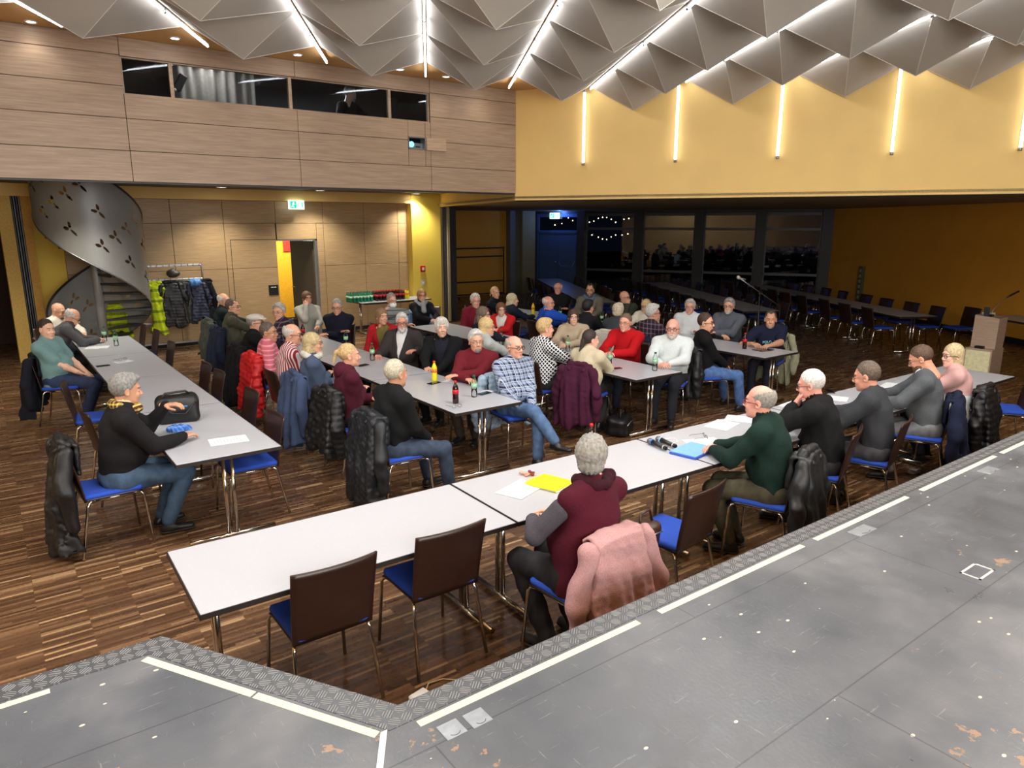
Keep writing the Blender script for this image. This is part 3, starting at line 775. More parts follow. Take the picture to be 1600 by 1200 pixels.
# ================================================================== the stage
ZS = .9
OUT = [(-8, 2.86), (.385, 2.86), (.945, 1.93), (16.5, 1.93)]
INN = [(-8, 2.755), (.325, 2.755), (.865, 1.835), (16.5, 1.835)]
def stage_mat():
    m, nt, b = _new('worn_stage_paint'); N = NT(m); v = N.xyz()
    big = N.noise(v, 1.1, 4, .6); c = N.ramp(big, [(.3, S((64, 69, 76))), (.5, S((86, 90, 96))), (.72, S((122, 124, 127)))])
    sc = N.noise(N.xyz((2, 30, 1), (0, 0, .5)), 3, 5, .7); c = N.mix(N.math('MULTIPLY', N.math('GREATER_THAN', sc, .66), .4), c, S((150, 150, 148)))
    sc2 = N.noise(N.xyz((40, 2.5, 1), (0, 0, .2)), 3, 5, .7); c = N.mix(N.math('MULTIPLY', N.math('GREATER_THAN', sc2, .67), .4), c, S((160, 160, 156)))
    # white specks and worn-through wood
    vo = N.n('ShaderNodeTexVoronoi'); vo.inputs['Scale'].default_value = 9; N.l(N.xyz((1, 1.6, 1), (0, 0, .4)), vo.inputs['Vector'])
    mask = N.noise(v, 1.7, 2); sp = N.math('MULTIPLY', N.math('LESS_THAN', vo.outputs['Distance'], .085), N.math('GREATER_THAN', mask, .5))
    c = N.mix(sp, c, S((205, 200, 180)))
    ch = N.noise(v, 12, 6, .62); m2 = N.noise(v, .9, 2); chip = N.math('GREATER_THAN', N.math('ADD', ch, N.math('MULTIPLY', m2, .55)), .975)
    c = N.mix(chip, c, S((146, 118, 94)))
    # board seams
    br = N.n('ShaderNodeTexBrick'); br.inputs['Scale'].default_value = 1; br.inputs['Brick Width'].default_value = 2.5; br.inputs['Row Height'].default_value = .62; br.inputs['Mortar Size'].default_value = .003
    N.l(N.xyz(loc=(.3, .17, 0)), br.inputs['Vector']); c = N.mix(N.math('MULTIPLY', br.outputs['Fac'], .6), c, S((32, 33, 36)))
    N.l(c, b.inputs['Base Color']); rr = N.math('MULTIPLY_ADD', N.noise(v, 2.2, 5, .7), .7, .05); N.l(rr, b.inputs['Roughness'])
    N.bump(N.math('ADD', N.noise(v, 60, 3), N.math('MULTIPLY', chip, -1.)), b, .18, .004); return m
def tread_mat():
    m, nt, b = _new('tread_plate'); N = NT(m); X, Y, Z = N.sep(N.xyz())
    f = 1/.046; cx = N.math('FLOOR', N.math('MULTIPLY', X, f)); cy = N.math('FLOOR', N.math('MULTIPLY', Y, f))
    par = N.math('FRACT', N.math('MULTIPLY', N.math('ADD', N.math('ADD', cx, cy), 200), .5)); alt = N.math('GREATER_THAN', par, .25)
    d1 = N.math('ADD', X, Y); d2 = N.math('SUBTRACT', X, Y)
    sel = N.math('ADD', N.math('MULTIPLY', d1, alt), N.math('MULTIPLY', d2, N.math('SUBTRACT', 1, alt)))
    u_ = N.math('ABSOLUTE', N.math('SUBTRACT', N.math('FRACT', N.math('ADD', N.math('MULTIPLY', X, f), 200)), .5)); v_ = N.math('ABSOLUTE', N.math('SUBTRACT', N.math('FRACT', N.math('ADD', N.math('MULTIPLY', Y, f), 200)), .5))
    msk = N.math('LESS_THAN', N.math('ADD', N.math('POWER', u_, 2), N.math('POWER', v_, 2)), .2)
    h = N.math('MULTIPLY', N.math('MAXIMUM', N.math('SINE', N.math('MULTIPLY', sel, 2*PI/.0135)), -.2), msk)
    c = N.mix(N.math('GREATER_THAN', h, .2), S((92, 95, 98)), S((168, 170, 172))); N.l(c, b.inputs['Base Color'])
    b.inputs['Metallic'].default_value = .6; b.inputs['Roughness'].default_value = .42; N.bump(h, b, .9, .003); return m
st = empty('stage', (0, 0, 0), 0, 'dark grey scuffed stage platform with a metal tread edge in the foreground', 'stage')
MB().prism([(-8, -4)]+INN+[(16.5, -4)], ZS-.06, ZS).build('deck', stage_mat(), st)
MB().prism([(-7.9, -3.9), (-7.9, 2.78), (.34, 2.78), (.9, 1.86), (16.4, 1.86), (16.4, -3.9)], 0, ZS-.06).build('stage_front', mat('stage_front_black', (30, 28, 27), .7), st)
MT = tread_mat()
tr = MB()
for i in range(3):
    a, b, c, d = INN[i], INN[i+1], OUT[i+1], OUT[i]
    tr.add([(*a, ZS+.002), (*b, ZS+.002), (*c, ZS+.002), (*d, ZS+.002), (*a, ZS-.05), (*b, ZS-.05), (*c, ZS-.05), (*d, ZS-.05)], [(0, 1, 2, 3), (3, 2, 6, 7), (4, 7, 6, 5), (0, 4, 5, 1), (0, 3, 7, 4), (1, 5, 6, 2)])
tr.build('tread_edge', MT, st)
M_tape = mat('cream_tape', (226, 228, 186), .6, var=.05, scale=20)
def on_stage(x, y): return at(x, y, ZS)[:2]
def tape(p, q, w=.03):
    p = np.array(p); q = np.array(q); n = (q-p)/np.linalg.norm(q-p); n = np.array([n[1], -n[0]])*w
    MB().prism([tuple(p), tuple(q), tuple(q+n), tuple(p+n)][::-1], ZS, ZS+.0015).build('marking_tape', M_tape, st)
for (xa_, xb_) in ((650, 993), (1026, 1250), (1270, 1414), (1436, 1552), (1562, 1680)):
    def ty(x): return 1127+(x-650)*(690-1127)/950
    a = on_stage(xa_, ty(xa_)); b = on_stage(xb_, ty(xb_)); tape((a[0], 1.822), (b[0], 1.822))
tape((-.95, 2.74), (.0, 2.74), .028); tape((.315, 2.742), (.58, 2.29), .03); tape((.585, 2.28), (.838, 1.85), .03)
a = on_stage(600, 1143); b = on_stage(590, 1230); MB().prism([(a[0]-.012, a[1]), (a[0]+.012, a[1]), (b[0]+.012, b[1]), (b[0]-.012, b[1])][::-1], ZS, ZS+.003).build('metal_joint_strip', mat('worn_strip', (190, 188, 180), .35, .7), st)
M_cov = mat('cover_plate_grey', (150, 156, 162), .4, .5)
def cover(x, y, sx, sy, name='floor_socket_cover'):
    c = on_stage(x, y); g = MB(); g.bbox((c[0]-sx/2, c[1]-sy/2, ZS-.002), (c[0]+sx/2, c[1]+sy/2, ZS+.003), .002)
    o = g.build(name, M_cov, st); MB().tube([(c[0]+sx*.28*math.cos(t), c[1]-sy*.15+sy*.28*math.sin(t), ZS+.0034) for t in np.linspace(-2.6, -.5, 8)], .0012, 4).build('finger_slot', M_dgrey, o)
cover(706, 1140, .075, .075); cover(746, 1122, .075, .075); cover(1347, 829, .17, .075); cover(1545, 735, .17, .08)
c = on_stage(1527, 893); fr = MB()
for (a, b) in (((-.08, -.045), (.08, -.035)), ((-.08, .035), (.08, .045)), ((-.08, -.045), (-.07, .045)), ((.07, -.045), (.08, .045))): fr.box((c[0]+a[0], c[1]+a[1], ZS), (c[0]+b[0], c[1]+b[1], ZS+.002))
fr.build('socket_frame', mat('paint_white_worn', (205, 205, 200), .6), st)

# ================================================================== tables
M_top = mat('table_laminate', (178, 180, 186), .28, var=.035, scale=160)
M_band = mat('table_edge_dark', (38, 30, 27), .5, var=0)
TH = .74
def make_table(L=1.8, W=.8, label='', group='', name='folding_table'):
    r = empty(name, (0, 0, 0), 0, label, 'table', group)
    t = MB(); t.bbox((-L/2+.006, -W/2+.006, TH-.024), (L/2-.006, W/2-.006, TH), .002); t.build('tabletop', M_top, r)
    b = MB()
    for (p, q) in (((-L/2, -W/2), (L/2, -W/2+.006)), ((-L/2, W/2-.006), (L/2, W/2)), ((-L/2, -W/2), (-L/2+.006, W/2)), ((L/2-.006, -W/2), (L/2, W/2))): b.box((p[0], p[1], TH-.028), (q[0], q[1], TH-.0015))
    b.build('edge_band', M_band, r)
    for s in (-1, 1):
        x = s*(L/2-.14)
        for dy in (-.032, .032): MB().tube([(x, dy, .05), (x, dy, TH-.05)], .017, 10).build('leg', M_chrome, r)
        f = MB(); f.tube([(x, -W*.42, .03), (x, W*.42, .03)], .02, 10); f.build('foot_bar', M_chrome, r)
        MB().tube([(x, -W*.36, TH-.045), (x, W*.36, TH-.045)], .015, 8).build('top_bar', M_dgrey, r)
    f = MB(); f.box((-L/2+.12, -.26, TH-.06), (L/2-.12, -.24, TH-.026)); f.build('side_apron', M_dgrey, r)
    f = MB(); f.box((-L/2+.12, .24, TH-.06), (L/2-.12, .26, TH-.026)); f.build('side_apron', M_dgrey, r)
    return r
proto_table = make_table()
first = [True]
def place(proto, x, y, rz, label, group, z=0.):
    if proto.get('_used'): o = copy_tree(proto)
    else: o = proto; proto['_used'] = 1
    o.location = (x, y, z); o.rotation_euler = (0, 0, rz); o['label'] = label
    if group: o['group'] = group
    if '_used' in o and o is not proto: del o['_used']
    return o
# head table: five tables, drifting slightly towards the stage at the far end
hp = [(.606, 3.62)]; HT = []
ang = math.radians(-1.15); dx, dy = math.cos(ang), math.sin(ang)
hdesc = ['bare folding table at the left end of the head table', 'head table section with yellow folder, paper and grey-haired woman', 'head table section with microphones and blue folder', 'head table section in front of the man in the black suit', 'head table section at the right end beside the blonde woman']
for k in range(5):
    u = .9+1.808*k; HT.append(place(proto_table, .606+u*dx, 3.625+u*dy, ang, hdesc[k], 'tables of the long head table'))
rowX = {'A': 1.375, 'B': 3.83, 'C': 6.29, 'D': 8.68}; rowY0 = {'A': 5.53, 'B': 5.54, 'C': 5.56, 'D': 5.50}
rdesc = {'A': 'left row', 'B': 'second row from the left', 'C': 'third row from the left', 'D': 'fourth row from the left'}
for r_, n in (('A', 4), ('B', 3), ('C', 3), ('D', 4)):
    for k in range(n):
        place(proto_table, rowX[r_], rowY0[r_]+.9+1.806*k, PI/2, 'folding table, %s from the stage in the %s' % (ORD[k], rdesc[r_]), 'tables of the %s' % rdesc[r_])
angD = math.atan2(D[1], D[0])
dark_rows = [(np.array([14.48, 6.33]), 4, 'right dark row'), (np.array([12.83, 8.7]), 4, 'middle dark row'), (np.array([11.25, 11.85]), 4, 'left dark row')]
for p, n, lab in dark_rows:
    for k in range(n):
        q = p+D*(.9+1.806*k); place(proto_table, q[0], q[1], angD, 'unlit folding table, %s from the near end of the %s' % (ORD[k], lab), 'tables of the '+lab)
place(proto_table, 7.7, 15.28, 0, 'folding table against the wood back wall carrying rows of bottles', None)
place(proto_table, *(at(1595, 505, .74)[:2]+np.array([.55, -.1])), angD, 'pale table at the ochre wall behind the lectern', None)

# ================================================================== chairs
M_ply = wood('chair_plywood', (36, 21, 16), (54, 32, 24), 3, .35)
M_plyedge = mat('plywood_edge', (150, 120, 90), .5, var=0)
M_blue = mat('blue_seat_fabric', (28, 70, 172), .85, var=.1, scale=200, bump=.2)
def back_fn(u, v, off=0.):
    x = (u-.5)*.43; zz = .45+v*.42; cur = .028*(1-(2*(u-.5))**2)
    y = -.19-.075*v**1.3-cur*min(1, v*2)+off+.02*(1-v)*0
    return (x*(1+.04*v), y, zz)
def make_chair():
    r = empty('stacking_chair', cat='chair')
    g = MB(); g.grid(lambda u, v: back_fn(u, v), 14, 12, thick=.011); g.build('backrest', M_ply, r)
    s = MB(); s.grid(lambda u, v: ((u-.5)*.41, -.2+v*.40, .452-.012*math.sin(PI*u)*0-.02*max(0, v-.85)/.15*.6), 6, 10, thick=.010); s.build('seat_shell', M_ply, r)
    c = SDF((-.24, -.24, .43), (.24, .24, .52), .012)
    c.rbox((0, .0, .475), (.205, .205, .022), .02, .0); V, F = c.mesh(); np_obj('seat_cushion', [(V, F, 0)], M_blue, r)
    for s_ in (-1, 1):
        def P(x, y, z): return (s_*x, y, z)
        MB().tube([P(.185, .16, .442), P(.196, .192, .438), P(.205, .207, .41), P(.226, .235, .01)], .0105, 8).build('leg', M_chrome, r)
        MB().tube([P(.185, -.13, .442), P(.196, -.165, .438), P(.205, -.185, .41), P(.228, -.262, .01)], .0105, 8).build('leg', M_chrome, r)
        MB().tube([P(.185, -.13, .442), P(.185, .16, .442)], .0105, 8).build('side_rail', M_chrome, r)
    MB().tube([(-.185, .1, .44), (.185, .1, .44)], .009, 6).build('cross_rail', M_chrome, r)
    MB().tube([(-.185, -.1, .44), (.185, -.1, .44)], .009, 6).build('cross_rail', M_chrome, r)
    return r
proto_chair = make_chair()
def chair(x, y, deg, label, group=None):   # deg: world heading the sitter faces
    return place(proto_chair, x, y, math.radians(deg-90), label, group)
# empty chairs
chair(1.21, 3.37, 90, 'empty dark-backed chair, left of the two at the bare head table end', 'empty chairs at the head table')
chair(1.89, 3.38, 90, 'empty dark-backed chair, right of the two at the bare head table end', 'empty chairs at the head table')
q = at(1045, 832, .47); chair(q[0], q[1], 98, 'empty blue chair between the burgundy-vest woman and the man in green', 'empty chairs at the head table')
q = at(1562, 640, .47); chair(q[0]+.04, q[1], 122, 'empty blue chair at the right end of the head table', 'empty chairs at the head table')
for (x, y, zc, deg, lab) in ((318, 590, .7, 180, 'empty brown chair behind the left row, second nearest its middle'), (338, 603, .7, 180, 'empty brown chair tucked beside the other at the left row'), (388, 636, .7, 180, 'empty brown chair at the left row facing the black bag'), (387, 722, .47, 180, 'empty blue-seated chair under the near right corner of the left row'), (221, 522, .72, 180, 'empty brown chair far up the left row near the coat rack'), (241, 533, .7, 180, 'empty brown chair second from the far end of the left row'), (264, 553, .7, 180, 'empty brown chair halfway up the left row')):
    q = at(x, y, zc); cx_ = q[0]-.22 if zc > .5 else q[0]; chair(cx_, q[1], deg, lab, 'empty chairs along the left row')
chair(.84, 7.25, 4, 'empty brown chair directly behind the man in the black sweater', 'empty chairs along the left row')
chair(.80, 8.55, -8, 'empty chair pushed aslant beside the man in the teal polo', 'empty chairs along the left row')

q = at(563, 510, .8); chair(4.72, 10.0, 180, 'empty dark chair behind the woman in the red jacket', 'empty chairs between the rows')
chair(5.45, 9.6, 0, 'empty dark chair behind the white-bearded man in charcoal', 'empty chairs between the rows')
chair(5.42, 8.95, 0, 'empty dark chair behind the man in the black zip sweater', 'empty chairs between the rows')
q = at(770, 505, .8); chair(7.0, 12.2, -120, 'empty pale brown chair beside the woman with the grey scarf', 'empty chairs between the rows')
q = at(826, 478, .8); chair(8.0, 11.9, -100, 'empty light brown chair behind the blonde woman in navy', 'empty chairs between the rows')
chair(7.0, 8.82, 185, 'empty brown chair at the right of the red-jacket woman', 'empty chairs between the rows')

# dark chairs
nd = 0
for (p, n, lab), sides in zip(dark_rows, ((9, 8), (9, 9), (8, 8))):
    for sd, cnt in ((1, sides[0]), (-1, sides[1])):
        nv = np.array([-.8660254, .5])*sd
        for k in range(cnt):
            t = .5+.82*k+rng.uniform(-.09, .09); off = .50+rng.uniform(-.04, .05); q = p+D*t+nv*off
            hd = math.degrees(math.atan2(-nv[1], -nv[0]))+rng.uniform(-7, 7)
            chair(q[0], q[1], hd, 'unlit chair, %s from the front, %s side of the %s' % (ORD[k], 'left' if sd > 0 else 'right', lab), 'chairs of the '+lab)
q = at(1440, 515, .5); chair(15.5, 6.0, 150, 'large brown chair at the near end of the dark row, beside the ochre wall', 'chairs of the '+dark_rows[0][2])

# ================================================================== lectern, microphone stand, spiral stair, coat racks
M_lect = wood('lectern_wood', (168, 142, 122), (196, 172, 152), 1.5, .5)
q = at(1430, 596, 0)
lx, ly = at(1528, 590, 0)[:2]
r = empty('lectern', (lx, ly, 0), math.radians(0), 'pale wood lectern of two stacked boxes at the right of the hall', 'lectern')
MB().bbox((-.14, -.2, 0), (.32, .2, .5), .004).build('lower_box', M_lect, r)
up_ = MB(); up_.add([(.0, -.18, .5), (.32, -.18, .5), (.32, .18, .5), (.0, .18, .5), (.02, -.18, 1.0), (.36, -.18, 1.0), (.36, .18, 1.03), (.02, .18, 1.03)], [(0, 3, 2, 1), (4, 5, 6, 7), (0, 1, 5, 4), (1, 2, 6, 5), (2, 3, 7, 6), (3, 0, 4, 7)]); up_.build('upper_box', M_lect, r)
MB().bbox((-.149, -.18, .03), (-.141, .18, .47), .003).build('lit_side', mat('lit_cream_panel', (240, 236, 190), .5), r)  # pale cream slab paints the lit look of the lectern's left side
MB().bbox((-.12, -.05, .5), (-.03, .08, .54), .01).build('small_black_box', M_black, r)
MB().bbox((.2, -.0, 1.0), (.33, .15, 1.06), .004).build('cream_card_holder', mat('cream_card', (238, 232, 200), .6), r)
g = empty('microphone', (lx+.12, ly, 1.012), 0, 'black gooseneck microphone standing on the lectern', 'microphone')
MB().bbox((-.05, -.04, 0), (.07, .05, .03), .006).build('base', M_black, g)
MB().tube([(0, 0, .03), (.03, -.02, .1), (.12, -.06, .22), (.26, -.12, .31)], .005, 6).build('gooseneck', M_alu, g)
MB().tube([(.25, -.115, .305), (.32, -.145, .34), (.46, -.2, .40)], [.012, .017, .015], 8).build('capsule', M_black, g)
MB().bbox((-.1, -.02, .02), (-.07, .06, .17), .004, M=Matrix.Rotation(-.15, 4, 'Y')).build('display_panel', M_dgrey, g)
# microphone stand
bx, by = 9.75, 6.95
r = empty('microphone_stand', (bx, by, 0), 0, 'black boom microphone stand behind the man in the navy shirt', 'microphone stand')
pt = lambda x, y, Y: atY(x, y, Y)
base = pt(1187, 500, by); bx = base[0]; r.location = (bx, by, 0)
top = pt(1187, 459, by); m1 = pt(1156, 435, by); m2 = pt(1219, 479, by); o = np.array([bx, by, 0])
MB().tube([(0, 0, .03), top-o], .011, 8).build('pole', M_black, r)
MB().tube([m1-o, m2-o], .007, 8).build('boom', M_alu, r); MB().ball(top-o, .025).build('clamp', M_black, r)
for a in (0, 120, 240): MB().tube([(0, 0, .18), (.3*math.cos(math.radians(a)), .3*math.sin(math.radians(a)), .01)], .009, 6).build('leg', M_black, r)
mm = MB(); dd = (m2-m1)/np.linalg.norm(m2-m1); mm.tube([m1-o-dd*.04, m1-o], [.028, .024], 10); mm.tube([m1-o, m1-o+dd*.0+np.array([.2, .04, -.03])], .015, 8); mm.ball(m1-o-dd*.045, .03)
mm.build('handheld_microphone', mat('mic_silver', (190, 188, 180), .35, .4), r)
MB().tube([m2-o, m2-o+np.array([0, 0, -.35])], .006, 6).build('cable', M_black, r)

# spiral stair
sc_ = atY(157, 480, 14.6); SCX, SCY, SR = sc_[0], 14.6, .82
r = empty('spiral_staircase', (SCX, SCY, 0), 0, 'dark grey spiral staircase with three-petal cut-outs in its curved parapet', 'staircase')
M_stair = mat('stair_grey_metal', (146, 147, 146), .42, .15, var=.03)
cam_a = math.atan2(-SCY, -SCX)                # front of the stair = towards the viewer
RATE = 3.3
def ang_of(turn): return cam_a-turn*2*PI      # turn 0 front, .25 left, .5 back, .75 right, 1 front, 1.25 left (seen from the viewer)
def zbot(t): return max(.02, .98+RATE*(t-.75)) if t < 2 else 0
def ztop(t): return .98+RATE*(t-.75)+1.62
T0, T1 = .08, 1.42
nuu, nvv = 720, 150
petals = []
def pet_hit(s, h):   # s metres along the band, h height above its bottom edge line
    pass
rad = []
grp_rows = []
L_t = 2*PI*SR
slope = RATE/L_t
cells = []
for row, hh in enumerate((.42, .70, .98, 1.26)):
    for kx in range(60):
        s = T0*L_t+.2+kx*.44+(row % 2)*.22
        if s > T1*L_t-.2: break
        if rng.rand() < .12: continue
        cells.append((s, hh))
pc = np.array(cells)
def keep(u, v):
    t = T0+(T1-T0)*u; s = t*L_t; zb, zt = zbot(t), ztop(t); z = zb+(zt-zb)*v
    if zt < zb+.02: return False
    h = z-(ztop(t)-1.62)
    d = (pc[:, 0]-s); e = pc[:, 1]-h+0*d
    for i in np.where((np.abs(d) < .14) & (np.abs(e) < .14))[0]:
        x_, y_ = -d[i], -e[i]
        for a in (90, 210, 330):
            ca, sa = math.cos(math.radians(a)), math.sin(math.radians(a)); uu = x_*ca+y_*sa-.062; vv = -x_*sa+y_*ca
            if (uu/.048)**2+(vv/.026)**2 < 1: return False
    return True
def band(u, v):
    t = T0+(T1-T0)*u; zb = zbot(t); zt = max(ztop(t), zb+.01); z = min(zb+(zt-zb)*v, 3.19); a = ang_of(t); return (SR*math.cos(a), SR*math.sin(a), z)
bnd = MB(); bnd.grid(band, nuu, nvv, thick=0, keep=keep); bnd.build('parapet', M_stair, r)
rail = MB(); ts = [t for t in np.linspace(T0, T1, 90) if .04 < ztop(t) < 3.19 and ztop(t) > zbot(t)+.02]; rail.tube([((SR)*math.cos(ang_of(t)), (SR)*math.sin(ang_of(t)), ztop(t)) for t in ts], .02, 8); rail.build('handrail', mat('stair_dark_rail', (60, 60, 62), .35, .5), r)
rb = MB(); rb.tube([((SR)*math.cos(ang_of(t)), (SR)*math.sin(ang_of(t)), zbot(t)) for t in np.linspace(.5, T1-.1, 70)], .014, 6); rb.build('lower_edge', M_alu, r)
MB().tube([(0, 0, .0), (0, 0, 3.19)], .075, 16).build('centre_pole', M_stair, r)
for k in range(20):
    t = .45+k*.05; a0, a1 = ang_of(t), ang_of(t+.055); z = .98+RATE*(t-.75)+.16
    if z < .1: continue
    if z > 3.1: break
    tm = MB(); P = [(.07*math.cos(a0), .07*math.sin(a0)), (SR*.985*math.cos(a0), SR*.985*math.sin(a0)), (SR*.985*math.cos(a1), SR*.985*math.sin(a1)), (.07*math.cos(a1), .07*math.sin(a1))]
    tm.prism(P[::-1], z-.04, z); tm.build('tread', M_dgrey, r)
# coat rack
def coat_rack(x, y, w_, rz, lab, mm_, dark=False):
    r = empty('coat_rack', (x, y, 0), rz, lab, 'coat rack')
    for s in (-1, 1):
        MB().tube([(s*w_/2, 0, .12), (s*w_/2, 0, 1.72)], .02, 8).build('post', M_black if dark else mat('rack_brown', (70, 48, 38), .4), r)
        MB().tube([(s*w_/2, -.25, .09), (s*w_/2, .25, .09)], .02, 8).build('foot', mm_, r)
        for yy in (-.22, .22): MB().ball((s*w_/2, yy, .04), .035, 8, 6).build('castor', M_black, r)
    for z in (1.68, 1.4, .56, .14): MB().bbox((-w_/2, -.018, z-.02), (w_/2, .018, z+.02), .004).build('rail', mm_, r)
    for z in (1.68, 1.4):
        n = int(w_/.11)
        for k in range(n):
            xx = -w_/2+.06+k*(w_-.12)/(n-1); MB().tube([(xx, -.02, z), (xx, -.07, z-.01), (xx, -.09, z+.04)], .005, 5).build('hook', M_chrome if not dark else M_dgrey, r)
    return r
ry = 15.5; q0 = atY(222, 470, ry)[0]-.75; q1 = atY(320, 470, ry)[0]
rack = coat_rack((q0+q1)/2, ry, q1-q0, 0, 'aluminium coat rack with coats beside the spiral staircase', M_alu)
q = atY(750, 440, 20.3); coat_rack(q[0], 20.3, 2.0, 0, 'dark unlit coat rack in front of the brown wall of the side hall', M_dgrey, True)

# tall slim fixture on the ochre wall
wn_ = (-.8660254, .5, 0); wp_ = (xr, yr, 0); a = atP(1350, 416, wp_, wn_); b = atP(1350, 472, wp_, wn_)
r = empty('wall_column', (a[0], a[1], b[2]), math.atan2(D[1], D[0]), 'tall slim grey-green panel with small windows on the ochre wall', 'wall panel'); hh = a[2]-b[2]
MB().bbox((-.09, .0, 0), (.09, .09, hh), .006).build('panel_body', mat('column_grey_green', (92, 96, 72), .5), r)
for k in range(6): MB().bbox((-.05, .088, hh*(.08+.15*k)), (.05, .096, hh*(.17+.15*k)), .003).build('small_window', mat('pale_window', (170, 174, 160), .4), r)
# ================================================================== people
def rotz(a): c, s = math.cos(a), math.sin(a); return np.array([[c, -s, 0], [s, c, 0], [0, 0, 1.]])
def rotx(a): c, s = math.cos(a), math.sin(a); return np.array([[1., 0, 0], [0, c, -s], [0, s, c]])
def roty(a): c, s = math.cos(a), math.sin(a); return np.array([[c, 0, s], [0, 1., 0], [-s, 0, c]])
HC = {}
def head_part(fem, fat):
    key = ('head', fem, fat)
    if key in HC: return HC[key]
    j = .92 if fem else 1.0; j *= 1+.1*fat
    s = SDF((-.11, -.13, -.24), (.11, .15, .15), .0055)
    s.ell((0, -.012, .035), (.074*(1+.02*fat), .094, .088), 0)
    s.ell((0, .022, -.035), (.058*j, .068, .078), .03)                 # face mass
    s.ell((0, .03, -.07), (.05*j, .055, .045), .025)                   # jaw
    s.ell((0, .072, -.098), (.022*j, .02, .017), .022)                 # chin
    s.ell((.031, .074, -.028), (.02, .017, .02), .02); s.ell((-.031, .074, -.028), (.02, .017, .02), .02)   # cheeks
    s.ell((0, .078, .036), (.046, .013, .012 if not fem else .009), .018)   # brow
    for x in (-1, 1): s.ell((x*.031, .1, .008), (.018, .017, .012), .012, cut=True)
    for x in (-1, 1): s.ell((x*.031, .0775, .006), (.0145, .0125, .011), .004)
    s.cone((0, .088, .012), (0, .108, -.024), .008, .0125 if not fem else .0105, .012)
    s.ell((.011, .098, -.03), (.008, .01, .007), .008); s.ell((-.011, .098, -.03), (.008, .01, .007), .008)
    s.ell((0, .088, -.058), (.022, .012, .006), .008); s.ell((0, .086, -.066), (.019, .012, .007), .008)
    s.ell((0, .101, -.0615), (.024, .008, .0016), .004, cut=True)
    for x in (-1, 1):
        B = rotz(x*.25)
        s.ell((x*.078, -.008, -.002), (.009, .02, .033), .012, B=B); s.ell((x*.084, -.002, .0), (.005, .011, .02), .006, cut=True)
    s.cone((0, -.02, -.05), (0, -.035, -.2), .052*(.88 if fem else 1)*(1+.12*fat), .058*(.88 if fem else 1)*(1+.12*fat), .025)
    V, F = s.mesh(); HC[key] = (V, F); return V, F
